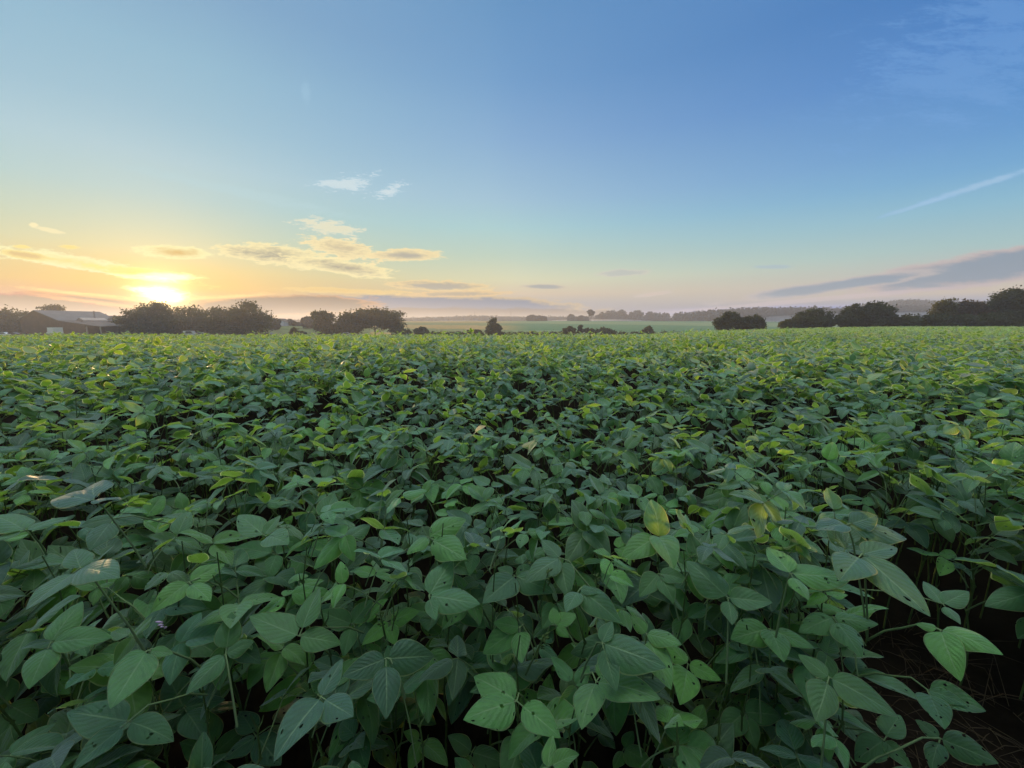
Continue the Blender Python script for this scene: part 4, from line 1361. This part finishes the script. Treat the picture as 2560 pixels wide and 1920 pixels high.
# ------------------------------------------------------------------ farm buildings
def build_barn():
    Y = 147.0
    g = at(150, 836, Y)
    root = empty('barn', (g[0], Y, float(ground_z(g[0], Y))), 'brown gabled barn with a grey tin roof and an open lean-to bay', 'barn')
    gz = root.location.z

    def lx(px):
        return at(px, 812, Y)[0] - g[0]

    def lz(py):
        return at(150, py, Y)[2] - gz
    dep = 17.0
    b = MB()
    b.prism([(lx(52), 0), (lx(147), 0), (lx(147), lz(801)), (lx(95), lz(777)), (lx(52), lz(797))], 'y', 0, dep)
    b.build('wall', M['barn'], root)
    b = MB()
    sh = 5.5                                             # the ridge runs back and to the far side
    for (xa, za, xb, zb) in ((lx(94), lz(775.2), lx(149), lz(800.5)), (lx(94), lz(775.2), lx(49), lz(797.5))):
        v = [(xa, -0.5, za), (xb, -0.5, zb), (xb + sh, dep + 0.6, zb), (xa + sh, dep + 0.6, za)]
        v += [(p[0], p[1], p[2] - 0.25) for p in v]
        b.add(v, [(0, 1, 2, 3), (7, 6, 5, 4), (0, 4, 5, 1), (1, 5, 6, 2), (2, 6, 7, 3), (3, 7, 4, 0)])
    b.build('roof', M['tin'], root)
    # lean-to continuing the slope
    b = MB()
    b.prism([(lx(147.5), 0), (lx(216), 0), (lx(216), lz(813)), (lx(147.5), lz(803))], 'y', -0.2, 9)
    b.build('lean_to_wall', M['barn'], root)
    b = MB()
    v = [(lx(146), -0.8, lz(800.6)), (lx(255), -0.8, lz(816)), (lx(255), 9.5, lz(812)), (lx(150), 9.5, lz(797.5))]
    v += [(p[0], p[1], p[2] - 0.22) for p in v]
    b.add(v, [(0, 1, 2, 3), (7, 6, 5, 4), (0, 4, 5, 1), (1, 5, 6, 2), (2, 6, 7, 3), (3, 7, 4, 0)])
    b.build('lean_to_roof', M['tin_dark'], root)
    b = MB()
    b.box(lx(217), lx(252), 6.5, 6.8, 0, lz(816))
    b.box(lx(216.5), lx(252), -0.1, 6.5, 0.0, 0.02)
    b.build('open_bay', M['inside'], root)
    for px in (218, 252):
        b = MB()
        b.box(lx(px) - 0.14, lx(px) + 0.14, -0.5, -0.2, 0, lz(815) - 0.2)
        b.build('post', M['barn_light'], root)
    b = MB()
    x, z = lx(169), lz(782)
    for q in (-0.22, 0.22):
        b.tube([(x + q, 10, z - 3.0), (x + q * 0.6, 10, z + 0.9)], [0.12, 0.08], 5)
    b.tube([(x - 0.3, 10, z + 0.9), (x + 0.3, 10, z + 0.9)], [0.1, 0.1], 5)
    b.build('roof_vent', M['steel'], root)


def build_shed():
    Y = 160.0
    g = at(222, 836, Y)
    root = empty('shed', (g[0], Y, float(ground_z(g[0], Y))), 'long farm shed with pale end wall, behind the lean-to of the barn', 'shed')
    gz = root.location.z

    def lx(px):
        return at(px, 812, Y)[0] - g[0]

    def lz(py):
        return at(222, py, Y)[2] - gz
    x0, x1 = lx(172), lx(262)
    rz, ez = lz(788.5), lz(802)
    dp = 10.0
    b = MB()
    b.prism([(0, 0), (dp, 0), (dp, ez), (dp / 2, rz - 0.3), (0, ez)], 'x', x0, x1)
    b.build('wall', M['barn_light'], root)
    b = MB()
    for (ya, yb) in ((dp / 2, -0.6), (dp / 2, dp + 0.6)):
        zlo = ez - 0.25
        v = [(x0 - 0.3, ya, rz), (x1 + 0.5, ya, rz), (x1 + 0.5, yb, zlo), (x0 - 0.3, yb, zlo)]
        v += [(p[0], p[1], p[2] - 0.2) for p in v]
        b.add(v, [(0, 1, 2, 3), (7, 6, 5, 4), (0, 4, 5, 1), (1, 5, 6, 2), (2, 6, 7, 3), (3, 7, 4, 0)])
    b.build('roof', M['tin_dark'], root)
    b = MB()
    b.tube([(lx(237), dp / 2, rz - 0.1), (lx(237), dp / 2, rz + 0.7)], [0.18, 0.18], 8)
    b.tube([(lx(237), dp / 2, rz + 0.7), (lx(237), dp / 2, rz + 0.85)], [0.26, 0.05], 8)
    b.build('chimney', M['steel'], root)
    # pale end with tall dark doors, standing forward of the shed
    e0, e1 = lx(253), lx(270)
    b = MB()
    b.prism([(e0, 0), (e1, 0), (e1, lz(801)), (lx(261), lz(795)), (e0, lz(801))], 'y', -9.0, 0.3)
    b.build('end_bay', M['barn_light'], root)
    for (a, c, t_, w_) in ((255.5, 258, 806, 'door'), (264.5, 267.5, 803, 'door')):
        b = MB()
        b.box(lx(a), lx(c), -9.06, -8.99, 0.05, lz(t_))
        b.build(w_, M['inside'], root)
    b = MB()
    b.box(lx(254), lx(256), -9.08, -9.0, lz(811), lz(805))
    fr = b.build('window', M['white'], root)  # pane coloured white for the light on the window


build_barn()
build_shed()


def car(label, px, py, Y, yaw, paint, L=4.4, H=1.45, name='parked_car', cat='car', van=False):
    """A car with its long axis along local x, front at +x."""
    P = at(px, py, Y)
    root = empty(name, (P[0], Y, float(ground_z(P[0], Y)) - 0.02), label, cat, None, yaw)
    w = 0.88
    h = L / 2
    b = MB()
    low = [(-h, 0.35), (-h + 0.1, 0.75), (-h + 0.25, 0.88), (h - 1.1, 0.90), (h - 0.15, 0.74), (h, 0.6), (h, 0.33), (h - 0.3, 0.25), (-h + 0.3, 0.25)]
    b.prism(low, 'y', -w, w)
    b.build('body', M[paint], root)
    b = MB()
    top = [(-h + 0.15, 0.885), (-h + 0.25, H - 0.05), (-h + 0.5, H), (h - 1.75, H), (h - 1.0, 0.885)] if van else \
          [(-h + 0.35, 0.885), (-h + 0.95, H - 0.04), (-h + 1.3, H), (h - 2.0, H - 0.01), (h - 1.15, 0.885)]
    b.prism(top, 'y', -w + 0.1, w - 0.1)
    b.build('cabin', M[paint], root)
    for s in (-1, 1):
        b = MB()
        yw = s * (w - 0.095)
        wz = [(-h + 0.9, 0.96), (-h + 1.2, H - 0.12), (h - 2.05, H - 0.12), (h - 1.4, 0.96)]
        b.prism(wz, 'y', min(yw, yw + s * 0.012), max(yw, yw + s * 0.012))
        b.build('window', M['glass'], root)
        for q in (-h + 0.8, h - 0.85):
            b = MB()
            b.disc_y((q, s * (w - 0.06), 0.32), 0.32, 0.2)
            wh = b.build('wheel', M['tyre'], root)
            b = MB()
            b.disc_y((q, s * (w + 0.035), 0.32), 0.19, 0.03)
            b.build('rim', M['chrome'], wh)
        b = MB()
        b.box(h - 0.12, h + 0.012, s * 0.62 - 0.16, s * 0.62 + 0.16, 0.56, 0.69)
        b.build('headlight', M['lamp'], root)
    return root


def box_truck():
    P = at(135, 833, 142)
    root = empty('box_truck', (P[0], 142, float(ground_z(P[0], 142)) - 0.02), 'white box truck parked in front of the brown barn, cab toward the cars', 'truck', None, math.pi - 0.45)
    b = MB()
    b.box(-4.3, 1.3, -1.2, 1.2, 0.75, 3.15)
    b.build('cargo_box', M['white'], root)
    b = MB()
    b.prism([(1.42, 0.5), (1.42, 2.3), (2.15, 2.3), (2.6, 1.55), (3.5, 1.35), (3.6, 0.5)], 'y', -1.0, 1.0)
    cab = b.build('cab', M['white'], root)
    b = MB()
    b.prism([(2.19, 2.27), (2.58, 1.62), (2.62, 1.63), (2.23, 2.28)], 'y', -0.86, 0.86)
    b.build('windshield', M['glass'], cab)
    b = MB()
    b.box(3.57, 3.63, -0.6, 0.6, 0.75, 1.15)
    b.build('grille', M['tyre'], cab)
    b = MB()
    b.box(-4.1, 3.3, -0.45, 0.45, 0.45, 0.74)
    b.build('chassis', M['tyre'], root)
    for s in (-1, 1):
        b = MB()
        b.prism([(1.5, 1.5), (1.5, 2.2), (2.1, 2.2), (2.4, 1.55)], 'y', min(s * 0.99, s * 1.01), max(s * 0.99, s * 1.01))
        b.build('window', M['glass'], cab)
        b = MB()
        b.box(3.52, 3.64, s * 0.8 - 0.14, s * 0.8 + 0.14, 0.8, 1.05)
        b.build('headlight', M['lamp'], cab)
        for q in (-2.7, 2.75):
            b = MB()
            b.disc_y((q, s * 0.95, 0.45), 0.45, 0.28)
            wh = b.build('wheel', M['tyre'], root)
            b = MB()
            b.disc_y((q, s * 1.10, 0.45), 0.24, 0.03)
            b.build('rim', M['chrome'], wh)


box_truck()
car('white car parked at the outer end of the row before the dark trees', 12, 834, 146, 0.3, 'white')
car('dark grey car parked next to the white one before the dark trees', 37, 834, 147, 0.2, 'cargrey')
car('dark reddish car parked between the grey car and the box truck', 68, 834, 147, 0.15, 'carred')
car('white van parked under the sunlit trees', 478, 834, 146, 0.1, 'white', 5.0, 2.0, 'parked_van', 'van', True)
car('silver car parked beside the white van under the sunlit trees', 506, 834, 147, 0.2, 'carsilver')
car('dark low car at the shaded end of the sunlit trees', 668, 835, 146, 3.0, 'cargrey', 4.8, 1.4)
car('pale car half hidden under the middle tree of the hazy clump', 868, 835, 154, 0.3, 'carsilver', 4.4, 1.5)

# the little house on the slope
P = at(708, 822, 236)
hs = empty('house', (P[0], 236, float(ground_z(P[0], 236))), 'tiny pale gabled house on the hazy slope between round trees', 'house')
b = MB()
b.prism([(-2.4, 0), (2.4, 0), (2.4, 2.6), (0, 4.2), (-2.4, 2.6)], 'y', -3, 3)
b.build('wall', M['white'], hs)
b = MB()
for s in (-1, 1):
    v = [(0, -3.3, 4.35), (s * 2.8, -3.3, 2.45), (s * 2.8, 3.3, 2.45), (0, 3.3, 4.35)]
    v += [(p[0], p[1], p[2] - 0.15) for p in v]
    b.add(v, [(0, 1, 2, 3), (7, 6, 5, 4), (0, 4, 5, 1), (1, 5, 6, 2), (2, 6, 7, 3), (3, 7, 4, 0)])
b.build('roof', M['tin_dark'], hs)
b = MB()
b.box(-0.5, 0.5, -3.05, -2.99, 1.0, 2.1)
b.build('window', M['glass'], hs)


# ------------------------------------------------------------------ masts on the ridge
def mast(label, px, ytop, ybase, Y, w=0.9):
    A, T = at(px, ybase, Y), at(px, ytop, Y)
    root = empty('radio_mast', (A[0], Y, A[2] - 4), label, 'mast', 'masts on the wooded ridge')
    H = T[2] - A[2] + 4
    b = MB()
    for sx, sy in ((-1, -1), (1, -1), (1, 1), (-1, 1)):
        b.tube([(sx * w, sy * w, 0), (sx * w * 0.35, sy * w * 0.35, H)], [0.16, 0.12], 4)
    b.build('tower', M['steel'], root)
    b = MB()
    n = 7
    for k in range(n):
        z0, z1 = H * k / n, H * (k + 1) / n
        s0, s1 = w * (1 - 0.65 * k / n), w * (1 - 0.65 * (k + 1) / n)
        b.tube([(-s0, -s0, z0), (s1, -s1, z1)], [0.08, 0.08], 3)
        b.tube([(s0, s0, z0), (-s1, s1, z1)], [0.08, 0.08], 3)
    b.build('brace', M['steel'], root)
    b = MB()
    b.tube([(0, 0, H - 0.2), (0, 0, H + 1.6)], [0.1, 0.05], 5)
    b.build('antenna', M['steel'], root)


mast('lattice mast on the ridge above the low hazy hedge', 1187, 779, 795, 760)
mast('lattice mast on the ridge above the pair of domed trees, tallest of the masts', 1277, 775, 795, 760)
mast('mast rising behind the edge of the wide spreading tree', 990, 779, 800, 760)
mast('short mast on the ridge beyond the pair of domed trees', 1356, 785, 796, 760)
A = at(1033, 803, 700)
wp = empty('water_tower', (A[0], 700, A[2] - 3), 'tiny water tower on a stalk above the stubble ridge', 'tower')
b = MB()
b.tube([(0, 0, 0), (0, 0, 7.2)], [0.5, 0.3], 6)
b.build('column', M['steel'], wp)
b = MB()
b.tube([(0, 0, 6.6), (0, 0, 7.2), (0, 0, 8.2), (0, 0, 8.8)], [0.35, 1.3, 1.3, 0.3], 10)
b.build('tank', M['steel'], wp)


# ------------------------------------------------------------------ the morning haze
def volume(name, label, box, dens, aniso, col):
    b = MB()
    b.box(*box)
    m, t, out = new_mat(name)
    pv = t.new('ShaderNodeVolumePrincipled')
    pv.inputs['Color'].default_value = (*col, 1)
    pv.inputs['Density'].default_value = dens
    pv.inputs['Anisotropy'].default_value = aniso
    t.l.new(pv.outputs[0], out.inputs['Volume'])
    o = b.build(name, m)
    tag(o, label, None, kind='stuff')
    return o


volume('haze', 'thin morning haze over the whole countryside', (-1800, 1800, -1750, 1750, -13, HAZE_TOP), HAZE, HAZE_G, HAZE_COL)


def mist(name, label, blobs, dens):
    b = MB()
    for (cx, cy_, cz, rx, ry, rz) in blobs:
        n, m = 24, 10
        v = [(cx + rx * math.sin(math.pi * j / m) * math.cos(2 * math.pi * i / n), cy_ + ry * math.sin(math.pi * j / m) * math.sin(2 * math.pi * i / n), cz - rz * math.cos(math.pi * j / m))
             for j in range(1, m) for i in range(n)]
        v += [(cx, cy_, cz - rz), (cx, cy_, cz + rz)]
        f = [(j * n + i, j * n + (i + 1) % n, (j + 1) * n + (i + 1) % n, (j + 1) * n + i) for j in range(m - 2) for i in range(n)]
        k = (m - 1) * n
        f += [(k, (i + 1) % n, i, i) for i in range(n)] + [(k + 1, (m - 2) * n + i, (m - 2) * n + (i + 1) % n, (m - 2) * n + (i + 1) % n) for i in range(n)]
        b.add(v, f)
    m_, t, out = new_mat(name)
    pv = t.new('ShaderNodeVolumePrincipled')
    pv.inputs['Color'].default_value = (0.97, 0.96, 0.95, 1)
    pv.inputs['Density'].default_value = dens
    pv.inputs['Anisotropy'].default_value = 0.2
    t.l.new(pv.outputs[0], out.inputs['Volume'])
    tag(b.build(name, m_), label, None, kind='stuff')


mist('mist', 'pale ground mist lying in the hollow beyond the green slope',
     [(-70, 545, 2, 95, 50, 5.5), (120, 540, 3, 92, 46, 6.5), (300, 545, 3, 85, 50, 6.5), (480, 530, 2, 90, 46, 6.0), (430, 415, 3, 200, 32, 12)], 0.011)
